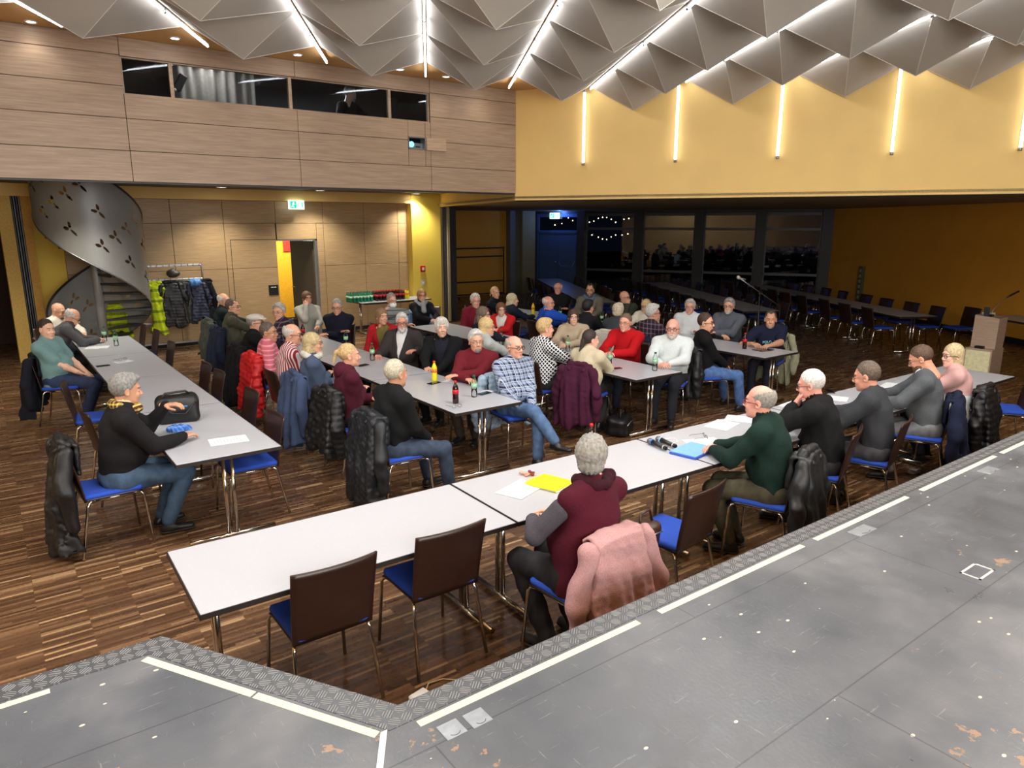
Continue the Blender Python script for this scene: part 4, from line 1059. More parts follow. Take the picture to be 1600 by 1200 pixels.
def hair_part(style):
    key = ('hair', style)
    if key in HC: return HC[key]
    s = SDF((-.14, -.2, -.34), (.14, .14, .17), .0065)
    def strands(a, f): return lambda P: a*np.sin(f*np.arctan2(P[:, 0], P[:, 1]+.03)+9*P[:, 2])+a*.7*np.sin(2.3*f*np.arctan2(P[:, 0], P[:, 2]+.02)+31*P[:, 1])
    if style in ('short', 'fringe', 'receding', 'ponytail', 'braid', 'thick'):
        t = .017 if style == 'thick' else .009
        s.ell((0, -.021, .043), (.0725+t*.8, .091+t*.7, .087+t), 0)
        if style == 'thick': s.ell((0, .04, .1), (.06, .055, .035), .03)
        off = .003 if style != 'thick' else -.004
        s.plane(lambda P: (np.maximum(P[..., 1]*1.25+off, np.where(P[..., 1] > .01, -.0, -1))-P[..., 2])*.75, .006)
        s.plane(lambda P: -P[..., 2]-.075, .01)
        if style == 'fringe': s.ell((0, .035, .117), (.083, .14, .086), .008, cut=True)
        if style == 'receding': s.ell((.04, .09, .1), (.03, .06, .04), .01, cut=True); s.ell((-.04, .09, .1), (.03, .06, .04), .01, cut=True)
        for x in (-1, 1): s.ell((x*.082, -.002, -.006), (.02, .022, .032), .004, cut=True)
        if style == 'ponytail': s.ell((0, -.125, .05), (.025, .022, .025), .02); s.cone((0, -.135, .04), (0, -.165, -.07), .022, .01, .015); s.plane(lambda P: np.full(P.shape[:-1], -1.), 0)
        if style == 'braid': s.cone((0, -.11, .0), (.0, -.13, -.12), .03, .026, .02); s.cone((0, -.13, -.12), (.01, -.12, -.32), .026, .014, .015)
        s.disp(strands(.0018, 26))
    elif style in ('bob', 'long', 'shortbob'):
        s.ell((0, -.018, .039), (.086, .105, .096), 0)
        lo = {'bob': -.06, 'long': -.1, 'shortbob': -.02}[style]
        s.cone((0, -.03, .02), (0, -.035, lo), .082, .082, .02, sc=(1.02, 1., 1.))
        if style == 'long':
            s.cone((.062, -.042, -.06), (.082, -.035, -.21), .034, .022, .03); s.cone((-.062, -.042, -.06), (-.082, -.035, -.21), .034, .022, .03); s.cone((0, -.07, -.08), (0, -.095, -.25), .06, .05, .03)
        s.ell((0, .125, -.04), (.064, .095, .118), .012, cut=True)
        s.plane(lambda P: -P[..., 2]+({'bob': -.12, 'long': -.27, 'shortbob': -.075}[style])+P[..., 1]*.15, .015)
        s.ell((0, -.0, -.14), (.05, .06, .11), .02, cut=True)
        s.disp(strands(.0013, 24))
    elif style == 'fluffy':
        s.ell((0, -.016, .042), (.093, .112, .1), 0); s.ell((0, .05, .1), (.06, .05, .035), .03); s.ell((0, -.06, -.03), (.075, .06, .055), .02)
        s.ell((0, .135, -.035), (.068, .1, .105), .01, cut=True)
        s.plane(lambda P: -P[..., 2]-.085+P[..., 1]*.3, .015)
        s.disp(strands(.003, 18))
    elif style == 'cap':
        s.ell((0, .0, .075), (.092, .118, .05), 0); s.rbox((0, .1, .062), (.065, .06, .008), .008, .02, B=rotx(.25)); s.plane(lambda P: .045-P[..., 2]-P[..., 1]*.1, .004)
    elif style == 'beard':
        s.ell((0, .03, -.06), (.06, .068, .062), 0); s.ell((0, .072, -.095), (.03, .028, .026), .02); s.plane(lambda P: P[..., 2]+.03-.5*np.maximum(-P[..., 1]+.03, 0), .008); s.plane(lambda P: .0-P[..., 1], .01)
        s.ell((0, .1, -.062), (.022, .03, .008), .004, cut=True)
        s.ell((0, .095, -.02), (.03, .03, .022), .006, cut=True)
    elif style == 'goatee':
        s.ell((0, .074, -.085), (.032, .028, .034), 0); s.plane(lambda P: P[..., 2]+.045, .004); s.ell((0, .104, -.0625), (.02, .03, .006), .003, cut=True)
    elif style == 'mask':
        s.ell((0, .055, -.055), (.063, .066, .056), 0); s.plane(lambda P: .03-P[..., 1], .006); s.plane(lambda P: P[..., 2]+.012, .006)
    V, F = s.mesh(); HC[key] = (V, F); return V, F
def hand_part(side, curl, fore, res=.0048):
    key = ('hand', side, curl, fore)
    if key in HC: return HC[key]
    s = SDF((-.09, -.05-fore, -.13), (.09, .21, .06), res)
    n = 4; xs = [.031, .0105, -.0105, -.030]; L = [.92, 1.0, .93, .75]
    for i in range(n):
        s.cone((xs[i]*.62, .006, 0), (xs[i], .085-.004*i, 0), .0135, .0115, .012)
    for i in range(n):
        p = np.array([xs[i], .086-.004*i, 0]); a = 0; sp = (1.5-i)*.05
        for k, l in enumerate((.042, .026, .021)):
            a += curl*(1.0 if k else .75)*(1+.08*i); q = p+np.array([sp*l*math.cos(a), l*L[i]*math.cos(a), -l*L[i]*math.sin(a)])
            s.cone(p, q, .0093-.001*k, .0085-.001*k, .003); p = q
    p = [np.array(v) for v in ((.022, .018, -.006), (.047, .045, -.018), (.056, .078, -.028), (.052, .103, -.038))]
    for k in range(3): s.cone(p[k], p[k+1], (.0145, .0108, .0098)[k], (.0108, .0098, .0085)[k], .008 if k == 0 else .003)
    s.cone((0, .012, 0), (0, -.04-fore, .0), .0235, .027+fore*.05, .015, sc=(1.15, 1, .85) if fore < .05 else None)
    V, F = s.mesh()
    if side < 0: V = V*np.array([-1, 1, 1]); F = F[:, ::-1]
    HC[key] = (V, F); return V, F
def ik(a, b, l1, l2, pole):
    a = np.array(a, float); b = np.array(b, float); d = b-a; D_ = np.linalg.norm(d); mx = (l1+l2)*.985
    if D_ > mx: b = a+d/D_*mx; d = b-a; D_ = mx
    u = d/D_; x = (l1*l1-l2*l2+D_*D_)/(2*D_); h = math.sqrt(max(l1*l1-x*x, 0)); p = np.array(pole, float); p -= u*(p@u); p /= np.linalg.norm(p)+1e-9
    return a+u*x+p*h, b
def frame(y, zhint):   # columns x,y,z with y along the given vector
    y = y/np.linalg.norm(y); z = np.array(zhint, float); z -= y*(z@y); z /= np.linalg.norm(z)+1e-9; x = np.cross(y, z); return np.stack([x, y, z], 1)
def folds(seed, amp=.004, f=34.):
    r = np.random.RandomState(seed); K = r.normal(size=(5, 3))*f*np.array([1, 1, .8]); ph = r.rand(5)*6.28
    def fn(P):
        v = 0
        for k, p in zip(K, ph): v = v+np.sin(P@k+p)
        return amp*v/3
    return fn
def skin_mat(rgb): return mat('skin_%d_%d_%d' % rgb, rgb, .5, 0, .08, 30, bump=.05)
M_sclera = mat('eye_white', (222, 214, 205), .25, var=0); M_iris = mat('eye_dark', (38, 28, 24), .2, var=0); M_lip = mat('lip', (168, 96, 88), .5, var=0)
M_shoe = mat('shoe_black_leather', (26, 24, 24), .4, var=.1); M_sole = mat('shoe_sole', (48, 46, 44), .7, var=0)
M_gl = mat('glasses_dark', (24, 18, 18), .3, var=0); M_glred = mat('glasses_red', (120, 30, 34), .3, var=0)
SK = (214, 160, 132); SK2 = (222, 176, 150); SK3 = (198, 146, 116)
PN = [0]
def person(hx, hy, zh=1.2, body=0., look=0., pitch=0., lean=4., side=0., twist=None, label='', scale=1., fem=False, fat=0.,
           skin=SK, hair=None, hcol=(150, 148, 145), beard=None, bcol=(170, 165, 160), glasses=None, top=None, topkind='sweater', collar=None, collar_mat=None, inner=None,
           pants=None, shoes=None, socks=None, pose='lap', arms=None, legs='sit', sleeves='long', scarf=None, group=None, hood=False, hem=None, res=.013, vest=False, cup=None, snap=None, standing=False, mask=False):
    """hx,hy in pixels of the head centre; zh its height; body = world heading of the hips; look = face heading seen from the viewer (0 towards, 90 to picture right)"""
    PN[0] += 1; seed = PN[0]
    if snap is not None:
        zh = max(1.05, min(1.29, EYE-1.3*snap/at(hx, hy, 1.2)[0]))
    hw = at(hx, hy, zh); camdeg = math.degrees(math.atan2(-hw[1], -hw[0])); look_w = camdeg+look
    body_r = math.radians(body-90); lw = (look_w-body+180) % 360-180
    if twist is None: twist = max(-28, min(28, lw*.35))
    S_ = scale; w_ = (.92 if fem else 1.)*S_
    L = math.radians(lean); T = math.radians(twist); sd = math.radians(side)
    pel = np.array([0, -.06, .565]); t0 = np.array([math.sin(sd*.5), math.sin(L*.55), 1]); t0 /= np.linalg.norm(t0); t1 = np.array([math.sin(sd), math.sin(L), math.cos(L)]); t1 /= np.linalg.norm(t1)
    t2 = np.array([math.sin(sd*1.1), math.sin(L*1.15), math.cos(L*1.15)]); t2 /= np.linalg.norm(t2)
    tot = .50*S_
    wa = pel+t0*tot*.34; ch = wa+t1*tot*.36; nb = ch+t2*tot*.30
    r_ = np.array([math.cos(T), math.sin(T), 0]); r_ -= t1*(r_@t1)*.5; r_ /= np.linalg.norm(r_); f_ = np.cross(t1, r_); B = np.stack([r_, f_, t1])   # rows
    hp_ = nb+t2*.045+np.array([0, 0, .10])*S_+f_*(.035+.02*max(0, math.sin(L)))
    # solve height so that the head centre comes to zh
    dz = zh-hp_[2]; 
    loc = hw[:2]-(rotz(body_r)@np.array([hp_[0], hp_[1], 0]))[:2]
    root = empty('person', (loc[0], loc[1], 0), body_r, label, 'person', group)
    k_ = (zh-pel[2])/(hp_[2]-pel[2]) if abs(dz) < .25 else 1.
    def up(v): v = v.copy(); v[2] = pel[2]+(v[2]-pel[2])*k_; return v
    wa, ch, nb, hp_ = up(wa), up(ch), up(nb), up(hp_)
    hy_ = math.radians(max(-82+twist, min(82+twist, lw))); RH = rotz(hy_)@rotx(math.radians(-pitch))@rotz(0)
    if scale != 1: pass
    hs = .97 if fem else 1.02
    sh = {s: nb-t2*.055*S_+r_*s*.176*w_*(1+.08*fat) for s in (-1, 1)}
    # --- legs
    Lg = {}
    for s in (-1, 1):
        hip = pel+np.array([s*.09, .02, -.02]); kn = np.array([s*.11, .40*S_-.02, .50]); an = np.array([s*.11, .42*S_, .09]); toe = np.array([s*.03, .16, -.05])
        if legs == 'tucked': an = np.array([s*.10, .22, .09])
        if legs == 'fwd': kn = np.array([s*.12, .42, .50]); an = np.array([s*.12, .66, .10])
        if legs == 'wide': kn = np.array([s*.20, .36, .50]); an = np.array([s*.20, .42, .09])
        if legs == 'cross' and s > 0: kn = np.array([.02, .42, .60]); an = np.array([-.13, .62, .30]); toe = np.array([-.06, .14, -.06])
        if legs == 'cross' and s < 0: kn = np.array([-.06, .40, .49]); an = np.array([-.02, .44, .09])
        if legs == 'back' : an = np.array([s*.12, .12, .1])
        if standing: hip = np.array([s*.09, -.05, .55]); kn = np.array([s*.1, 0, .3]); an = np.array([s*.1, 0, .05])
        Lg[s] = (hip, kn, an, toe)
    # --- arms
    l1, l2 = .285*S_, .25*S_; W = {}; A = {}
    P = {'lap': {1: (.07, .26, .60), -1: (-.05, .28, .60)}, 'table': {1: (.13, .42, .79), -1: (-.13, .42, .79)}, 'clasp': {1: (.055, .40, .80), -1: (-.055, .40, .80)},
         'cross': {1: (-.10, .17, .83), -1: (.10, .20, .79)}, 'crosstable': {1: (-.06, .36, .80), -1: (.06, .33, .83)}, 'chin': {1: (.07, .20, 1.08), -1: (-.05, .36, .79)}, 'chinL': {-1: (-.07, .20, 1.08), 1: (.05, .36, .79)},
         'mouth': {1: (.04, .25, 1.02), -1: (-.04, .25, 1.02)}, 'down': {1: (.24, .08, .60), -1: (-.10, .26, .62)}, 'side': {1: (.26, .12, .56), -1: (-.26, .12, .56)}}
    tg = dict(P.get(pose, P['lap']))
    if arms: tg.update(arms)
    for s in (-1, 1):
        t = np.array(tg[s], float)
        if pose in ('cross',): t = nb+r_*t[0]+f_*(t[1]+.02)+np.array([0, 0, t[2]-1.08])
        elif pose in ('mouth', 'chin', 'chinL') and t[2] > .95:
            t = hp_+RH@np.array([t[0], .115, -.12]) if pose != 'mouth' else hp_+RH@np.array([t[0], .13, -.13])
        pole = r_*s*.55+np.array([0, -.35, -.9])
        if pose in ('table', 'clasp', 'crosstable', 'mouth'): pole = r_*s*.9+np.array([0, -.1, -.7])
        el, wr = ik(sh[s], t, l1, l2, pole); A[s] = (sh[s], el, wr)
    # --- garments
    topm = top if not isinstance(top, tuple) else cloth(top)
    tk = 1.1+.26*fat
    lo = (-.5, -.36, .40); hi = (.5, .62, nb[2]+.14)
    g = SDF(lo, hi, res)
    dsc = (1., .76, 1.); hipw = .158*w_*tk*(1.06 if fem else 1)
    g.cone(pel+np.array([0, 0, -.03]), wa, hipw, .142*w_*tk, .03, sc=dsc, B=B); g.cone(wa, ch, .142*w_*tk, .166*w_*(1+.12*fat), .05, sc=dsc, B=B)
    if fat > 0: g.ell(wa+f_*.05+np.array([0, 0, .0]), (.15*tk, .13*tk, .14), .05)
    g.cone(ch, nb-t2*.07, .166*w_*(1+.1*fat), .125*w_, .05, sc=dsc, B=B)
    if fem: 
        for s in (-1, 1): g.ell(ch+r_*s*.065+f_*.085-t1*.02, (.062, .05, .06), .04)
    for s in (-1, 1):
        a, e, w2 = A[s]; g.cone(nb-t2*.02+r_*s*.05, a, .06*w_, .069*w_*(1+.12*fat), .05); 
        if vest: continue
        if sleeves == 'none': continue
        g.cone(a, e if sleeves != 'short' else a+(e-a)*.72, .071*w_*(1+.15*fat), .061*w_*(1+.1*fat) if sleeves != 'short' else .07, .035)
        if sleeves == 'long':
            g.cone(e, w2-(w2-e)*.02, .059*w_*(1+.1*fat), .041, .02)
    g.cone(nb-t2*.03, nb+t2*.02+f_*.012, .075*w_, .058*w_, .04)
    fo = folds(seed, .0052 if topkind != 'shirt' else .0045, 30); g.disp(fo)
    # pinched folds at elbows and waist
    g.plane(lambda P_: np.where(P_[..., 2] < .475, (.475-P_[..., 2]), -1.), 0)
    if topkind in ('jacket', 'cardigan', 'vestjacket') and inner is not None:
        # open front: cut a V
        ax = nb+f_*.1; q = lambda P_: (P_-nb)
        def vcut(P_):
            v = P_-nb; x = v@r_; z = -(v@t1); y = v@f_; wv = .012+np.clip(.34-z, 0, .34)*.24*(1.0 if topkind == 'jacket' else 1.2)
            if topkind == 'vestjacket': wv = .05+0*z
            return np.where(y > .0, wv-np.abs(x), -1.)
        g.plane(vcut, .006)
    g.d -= .009 if topkind == 'jacket' else .003
    V, F = g.mesh(); name = {'jacket': 'suit_jacket', 'shirt': 'shirt', 'cardigan': 'jacket', 'polo': 'polo_shirt', 'vestjacket': 'jacket'}.get(topkind, 'sweater')
    tp = np_obj(name, [(V, F, 0)], topm, root)
    if inner is not None:
        gi = SDF((-.3, -.25, .48), (.3, .35, nb[2]+.12), .014); gi.cone(pel, wa, hipw*.94, .134*w_*tk, .03, sc=dsc, B=B); gi.cone(wa, ch, .134*w_*tk, .15*w_, .05, sc=dsc, B=B)
        if fat > 0: gi.ell(wa+f_*.045, (.14*tk, .125*tk, .13), .05)
        gi.cone(ch, nb-t2*.07, .148*w_, .105*w_, .05, sc=dsc, B=B); gi.cone(nb-t2*.03, nb+t2*.02+f_*.012, .066*w_, .052*w_, .04); gi.disp(folds(seed+90, .003, 30))
        V, F = gi.mesh(); np_obj('inner_shirt', [(V, F, 0)], cloth(inner), root)
    if vest:
        gv = SDF(lo, hi, res)
        for s in (-1, 1): a, e, w2 = A[s]; gv.cone(a+(e-a)*.28, e, .062*w_, .06*w_, .02); gv.cone(e, w2, .058, .042, .02)
        gv.disp(folds(seed+50, .004)); V, F = gv.mesh(); np_obj('sleeves', [(V, F, 0)], cloth(vest), root)
    # collar / turtleneck / scarf
    cn = nb+t2*.035+f_*.012
    if collar:
        cm = cloth(collar) if isinstance(collar, tuple) else collar
        c = SDF(cn-.16, cn+.16, .0075)
        if topkind == 'turtleneck': c.cone(cn-t2*.02, cn+t2*.035, .066*w_, .064*w_, 0); c.cone(cn-t2*.08, cn+t2*.12, .05*w_, .05*w_, 0, sc=None)
        else:
            c.cone(cn-t2*.035, cn+t2*.022, .076*w_, .066*w_, 0)
            nf = f_
            c.plane(lambda P_: np.where(((P_-cn)@nf) > .035, .016+np.clip((P_-cn)@t2+.0, 0, 1)*.6-np.abs((P_-cn)@r_), -1.), .003)
        # hollow
        d0 = c.d.copy(); c.d[:] = 1.; c.cone(cn-t2*.2, cn+t2*.2, .058*w_ if topkind != 'turtleneck' else .056*w_, .058*w_ if topkind != 'turtleneck' else .056*w_, 0); c.d = np.maximum(d0, -c.d)
        c.disp(folds(seed+3, .002, 50)); V, F = c.mesh()
        if len(V): np_obj('collar', [(V, F, 0)], cm, root)
    if scarf:
        c = SDF(cn-.22, cn+.2, .009)
        for k in range(14):
            a0, a1 = 2*PI*k/14, 2*PI*(k+1)/14
            def rp(a, kk): return cn-t2*.015+(r_*math.cos(a)*1.05+f_*math.sin(a)*1.0)*(.085+.012*math.sin(3*a+seed))+t2*(.018*math.sin(2*a+seed)-.012*math.sin(a))
            c.cone(rp(a0, 0), rp(a1, 0), .034, .034, .012)
        if scarf[0] == 'long': c.cone(cn+f_*.09-t2*.02, cn+f_*.13-t2*.16, .04, .045, .03)
        c.disp(folds(seed+5, .005, 55)); V, F = c.mesh(); np_obj('scarf', [(V, F, 0)], scarf[1] if not isinstance(scarf[1], tuple) else cloth(scarf[1]), root)
    if hood:
        c = SDF(cn-.22, cn+.2, .01); c.ell(cn-f_*.085-t2*.035, (.1, .06, .075), 0, B=B); c.cone(cn-r_*.085-t2*.02, cn-f_*.06, .035, .045, .03); c.cone(cn+r_*.085-t2*.02, cn-f_*.06, .035, .045, .03); c.disp(folds(seed+8, .005, 45)); V, F = c.mesh(); np_obj('hood', [(V, F, 0)], topm, root)
    # trousers
    pm = pants if not isinstance(pants, tuple) else cloth(pants, 'denim')
    p = SDF((-.36, -.3, .04), (.36, .82, .74), res+.001)
    p.cone(pel+np.array([-.06, 0, -.02]), pel+np.array([.06, 0, -.02]), .118*w_*tk, .118*w_*tk, 0, sc=(1, 1.05, .95))
    for s in (-1, 1):
        hip, kn, an, toe = Lg[s]; p.cone(hip, kn, .092*S_*tk**.5, .072*S_, .04); p.cone(kn, an+(kn-an)*.06, .07*S_, .056*S_, .02)
    p.disp(folds(seed+20, .006, 26)); V, F = p.mesh(); np_obj('trousers', [(V, F, 0)], pm, root)
    # shoes
    shm = shoes or M_shoe
    for s in (-1, 1):
        hip, kn, an, toe = Lg[s]; c = SDF(an-.26, an+.26, .009); d = toe/np.linalg.norm(toe[:2]); fx = np.array([toe[0], toe[1], 0])/np.linalg.norm(toe[:2])
        dn = np.array([0, 0, -1.]); el_ = an[2]-.09
        hl = an-fx*.035+dn*.045; tp_ = an+fx*.165+dn*(.055 if legs != 'back' else .055)
        c.cone(hl, tp_, .036, .03, 0, sc=(1.15, 1, .95)); c.cone(an+dn*.01, hl+fx*.06, .042, .04, .03)
        c.plane(lambda P_: (an[2]-.086)-P_[..., 2], .003); V, F = c.mesh(); so = np_obj('shoe', [(V, F, 0)], shm, root)
        c = SDF(an-.26, an+.26, .008); c.cone(hl+dn*.02, tp_+dn*.012, .041, .037, 0, sc=(1.12, 1, .5)); c.plane(lambda P_: np.maximum((an[2]-.089)-P_[..., 2], P_[..., 2]-(an[2]-.066)), 0); V, F = c.mesh()
        if len(V): np_obj('sole', [(V, F, 0)], M_sole, so)
        if socks: MB().tube([an+np.array([0, 0, -.02]), an+(kn-an)*.14], [.036, .04], 12).build('sock', cloth(socks), root)
    # --- body (one mesh: torso, legs, arms, neck, head, hands)
    b = SDF((-.45, -.3, .02), (.45, .82, nb[2]+.12), .018)
    b.cone(pel, wa, hipw*.82, .118*w_, .03, sc=dsc, B=B); b.cone(wa, ch, .118*w_, .132*w_, .04, sc=dsc, B=B); b.cone(ch, nb-t2*.07, .13*w_, .09*w_, .05, sc=dsc, B=B); b.cone(nb-t2*.05, nb+t2*.04, .05, .045, .03)
    for s in (-1, 1):
        a, e, w2 = A[s]; b.cone(nb-t2*.04, a, .04, .045, .03); b.cone(a, e, .044, .037, .02); b.cone(e, w2, .037, .026, .015)
        hip, kn, an, toe = Lg[s]; b.cone(hip, kn, .066*S_, .048, .03); b.cone(kn, an, .047, .032, .02)
    parts = [(*b.mesh(), 0)]
    HV, HF = head_part(fem, 1 if fat > .5 else 0); jit = np.array([1+.03*math.sin(seed*1.7), 1+.02*math.sin(seed*2.3), 1+.03*math.sin(seed*3.1)])*hs
    parts.append((xform(HV*jit, RH, hp_), HF, 0))
    for s in (-1, 1):
        a, e, w2 = A[s]; d = w2-e; fore = .2 if sleeves == 'short' else .0
        curl = .42 if pose in ('lap', 'cross') else .34
        zh_ = np.array([0, 0, 1.])+(.35*s*r_ if pose in ('table', 'clasp') else 0)
        if pose in ('mouth', 'chin', 'chinL') and w2[2] > .95: zh_ = f_+.2*s*r_; curl = .7
        hd = d/np.linalg.norm(d)
        if pose == 'table' or (arms and s in arms): hd = hd*np.array([1, 1, .2]); hd /= np.linalg.norm(hd); hd = hd+np.array([-s*.35, .25, -.02])
        if pose == 'clasp': hd = hd+np.array([-s*.5, .2, 0])
        if pose == 'lap': hd = hd+np.array([-s*.4, .1, -.1])
        if pose in ('cross', 'crosstable'): hd = hd+f_*.05; curl = .3
        hd /= np.linalg.norm(hd)
        hv, hf = hand_part(-s, curl, 0.); Fm = frame(hd, zh_); sc_h = .98*S_*(.9 if fem else 1)
        parts.append((xform(hv*sc_h, Fm, w2+hd*.0), hf, 0))
        if fore:
            fa = SDF(np.minimum(e, w2)-.08, np.maximum(e, w2)+.08, .009); fa.cone(a+(e-a)*.6, e, .05, .046, 0); fa.cone(e, e+(w2-e)*.3, .044, .045, .02); fa.cone(e+(w2-e)*.3, w2, .045, .027, .02); parts.append((*fa.mesh(), 0))
    sk = skin_mat(skin); np_obj('body', parts, sk, root)
    RHm = Matrix.Translation(Vector(hp_)) @ Matrix([[*RH[i]] for i in range(3)]).to_4x4()
    def J(v): return tuple(RHm @ Vector((v[0]*jit[0], v[1]*jit[1], v[2]*jit[2])))
    def put(mb): mb.v = [J(v) for v in mb.v]; return mb
    for s in (-1, 1):
        e = MB(); e.ball((s*.031, .0805, .006), (.0125, .0102, .0062), 10, 8); e.ball((s*.031, .0885, .0062), (.0056, .0036, .0054), 8, 6, mi=1); put(e).build('eye', [M_sclera, M_iris], root)
        if not (glasses and seed % 3 == 0): pass
        b_ = MB(); b_.tube([(s*.014, .093, .024), (s*.03, .0925, .031), (s*.048, .079, .026)], [.0028, .0036, .002], 6); put(b_).build('eyebrow', mat('brow_%d_%d_%d' % tuple(int(v*.72) for v in hcol), tuple(int(v*.72) for v in hcol), .9, var=0), root)
    if not mask:
        l = MB(); l.ball((0, .0925, -.0585), (.02, .0075, .0035), 10, 6); l.ball((0, .091, -.0665), (.017, .0075, .004), 10, 6); put(l).build('lips', M_lip if fem else mat('lip_m', (172, 112, 96), .6, var=0), root)
    if glasses:
        gm = {'dark': M_gl, 'red': M_glred, 'metal': mat('glasses_metal', (120, 112, 104), .3, .8, var=0)}[glasses]; q = MB(); rr_ = .0019 if glasses == 'metal' else .003
        for s in (-1, 1):
            q.tube([(s*.033+.0215*math.cos(a), .1005-.12*abs(.033*s+.0215*math.cos(a))**1.0*.35, .004+.0165*math.sin(a)) for a in np.linspace(0, 2*PI, 16, endpoint=False)], rr_, 5, closed=True)
            q.tube([(s*.0535, .095, .01), (s*.074, .06, .01), (s*.083, -.0, .006), (s*.083, -.012, -.008)], rr_, 5)
        q.tube([(-.012, .1005, .008), (0, .104, .01), (.012, .1005, .008)], rr_, 5)
        put(q).build('glasses', gm, root)
    if hair and hair != 'bald':
        hv, hf = hair_part(hair); hm = mat('hair_%d_%d_%d_%s' % (*hcol, 'x'), hcol, .65, 0, .32, 55, bump=.5)
        if hair == 'cap': hm = cloth(hcol)
        np_obj('flat_cap' if hair == 'cap' else 'hair', [(xform(hv*jit, RH, hp_), hf, 0)], hm, root)
        if hair == 'cap':
            hv, hf = hair_part('fringe'); np_obj('hair', [(xform(hv*jit, RH, hp_), hf, 0)], mat('hair_cap', (120, 118, 115), .7), root)
    if beard: hv, hf = hair_part(beard); np_obj('beard', [(xform(hv*jit, RH, hp_), hf, 0)], mat('hair_%d_%d_%d_%s' % (*bcol, 'x'), bcol, .8, 0, .3, 70, bump=.5), root)
    if mask: hv, hf = hair_part('mask'); np_obj('face_mask', [(xform(hv*jit, RH, hp_), hf, 0)], cloth((232, 236, 238)), root)
    return root, loc, dict(A=A, hp=hp_, nb=nb, ch=ch, r=r_, f=f_, t=t1, wa=wa)

# ================================================================== coats
def coat(loc, deg, col, label, kind='plain', length=.62, wid=.25, group=None, res=.013, sleeves=True, z0=.885, collar=True, seed=None, skew=0.):
    """a coat hung over a chair back; same frame as the chair (sitter faces +Y)"""
    m = col if not isinstance(col, tuple) else cloth(col, 'shiny' if kind in ('puffer', 'shiny', 'quilt') else 'knit')
    r = empty('coat', (loc[0], loc[1], 0), math.radians(deg-90), label, 'coat', group)
    sdn = PN[0]*3+int(loc[0]*10) if seed is None else seed
    ztop_ = z0+.1
    g = SDF((-.46, -.54, .03), (.46, .02, ztop_), res)
    P = np.stack(np.meshgrid(*g.g, indexing='ij'), -1); X, Y, Z = P[..., 0], P[..., 1], P[..., 2]
    aa = np.clip((z0-Z)/length, 0, 1); wv = (wid-.035)+.07*aa**.8+.012*np.sin(aa*9+sdn); yc = -.285-.04*np.sin(aa*2.2)-.03*aa+.015*np.sin(X*11+sdn)*aa
    th = .036+.05*aa; sh_ = .05*np.clip(1-aa*6, 0, 1)*(np.abs(X)/wid)**2
    qx = np.abs(X-skew*aa)-(wv-.035); qy = np.abs(Y-yc)-(th-.03); d2 = np.sqrt(np.maximum(qx, 0)**2+np.maximum(qy, 0)**2)+np.minimum(np.maximum(qx, qy), 0)-.03
    hem = z0-length+.035*np.sin(X*9+sdn)+.02*np.sin(X*23+sdn*2)
    g.d = np.maximum(d2, np.maximum(Z-(z0-sh_), hem-Z)).astype(np.float32)
    g.rbox((0, -.25, z0-.012), (wid-.045, .05, .02), .018, .04)                     # fold over the top edge
    g.rbox((0, -.20, z0-.13), (wid-.045, .016, .12), .014, .03)                      # front lining over the backrest
    g.rbox((0, -.228, z0-.25), (wid+.03, .013, .228), .01, .004, cut=True)
    if kind == 'puffer': g.disp(lambda P: -.009*np.abs(np.sin(P[:, 2]*PI/.062+.6*np.sin(P[:, 0]*5)))+.004)
    elif kind == 'quilt': g.disp(lambda P: -.007*np.abs(np.sin((P[:, 2]+P[:, 0])*PI/.06))-.007*np.abs(np.sin((P[:, 2]-P[:, 0])*PI/.06)))
    def vf(P): return (.016 if kind in ('plain', 'shiny') else .008)*(np.sin(P[:, 0]*30+1.6*np.sin(P[:, 2]*4+sdn)+sdn)+.5*np.sin(P[:, 0]*71+P[:, 2]*9+sdn))*np.clip((z0-P[:, 2])*2.6, .1, 1)
    g.disp(vf); g.disp(folds(sdn, .009, 26)); g.disp(folds(sdn+40, .004, 60))
    V, F = g.mesh(); np_obj('coat_body', [(V, F, 0)], m, r)
    if sleeves:
        for s in (-1, 1):
            c = SDF((-.46, -.52, .03), (.46, .02, z0+.1), res)
            a = np.array([s*(wid-.01), -.285, z0-.06]); b = np.array([s*(wid+.07), -.31-.02*s, z0-.33]); e = np.array([s*(wid+.05), -.30, max(z0-.60, .14)])
            c.cone(a, b, .055, .058, 0); c.cone(b, e, .058, .05, .02)
            if kind == 'puffer': c.disp(lambda P: -.008*np.abs(np.sin(P[:, 2]*PI/.058))+.004)
            c.disp(folds(sdn+s, .012, 30)); V, F = c.mesh(); np_obj('sleeve', [(V, F, 0)], m, r)
    if collar:
        c = SDF((-.3, -.48, z0-.12), (.3, -.02, z0+.14), .012)
        c.cone((-.1, -.27, z0+.015), (.1, -.285, z0+.015), .035, .035, 0); c.cone((-.13, -.25, z0-.005), (-.09, -.33, z0-.05), .03, .02, .02); c.cone((.13, -.25, z0-.005), (.09, -.33, z0-.05), .03, .02, .02)
        c.disp(folds(sdn+7, .006, 40)); V, F = c.mesh(); np_obj('collar', [(V, F, 0)], m, r)
    return r
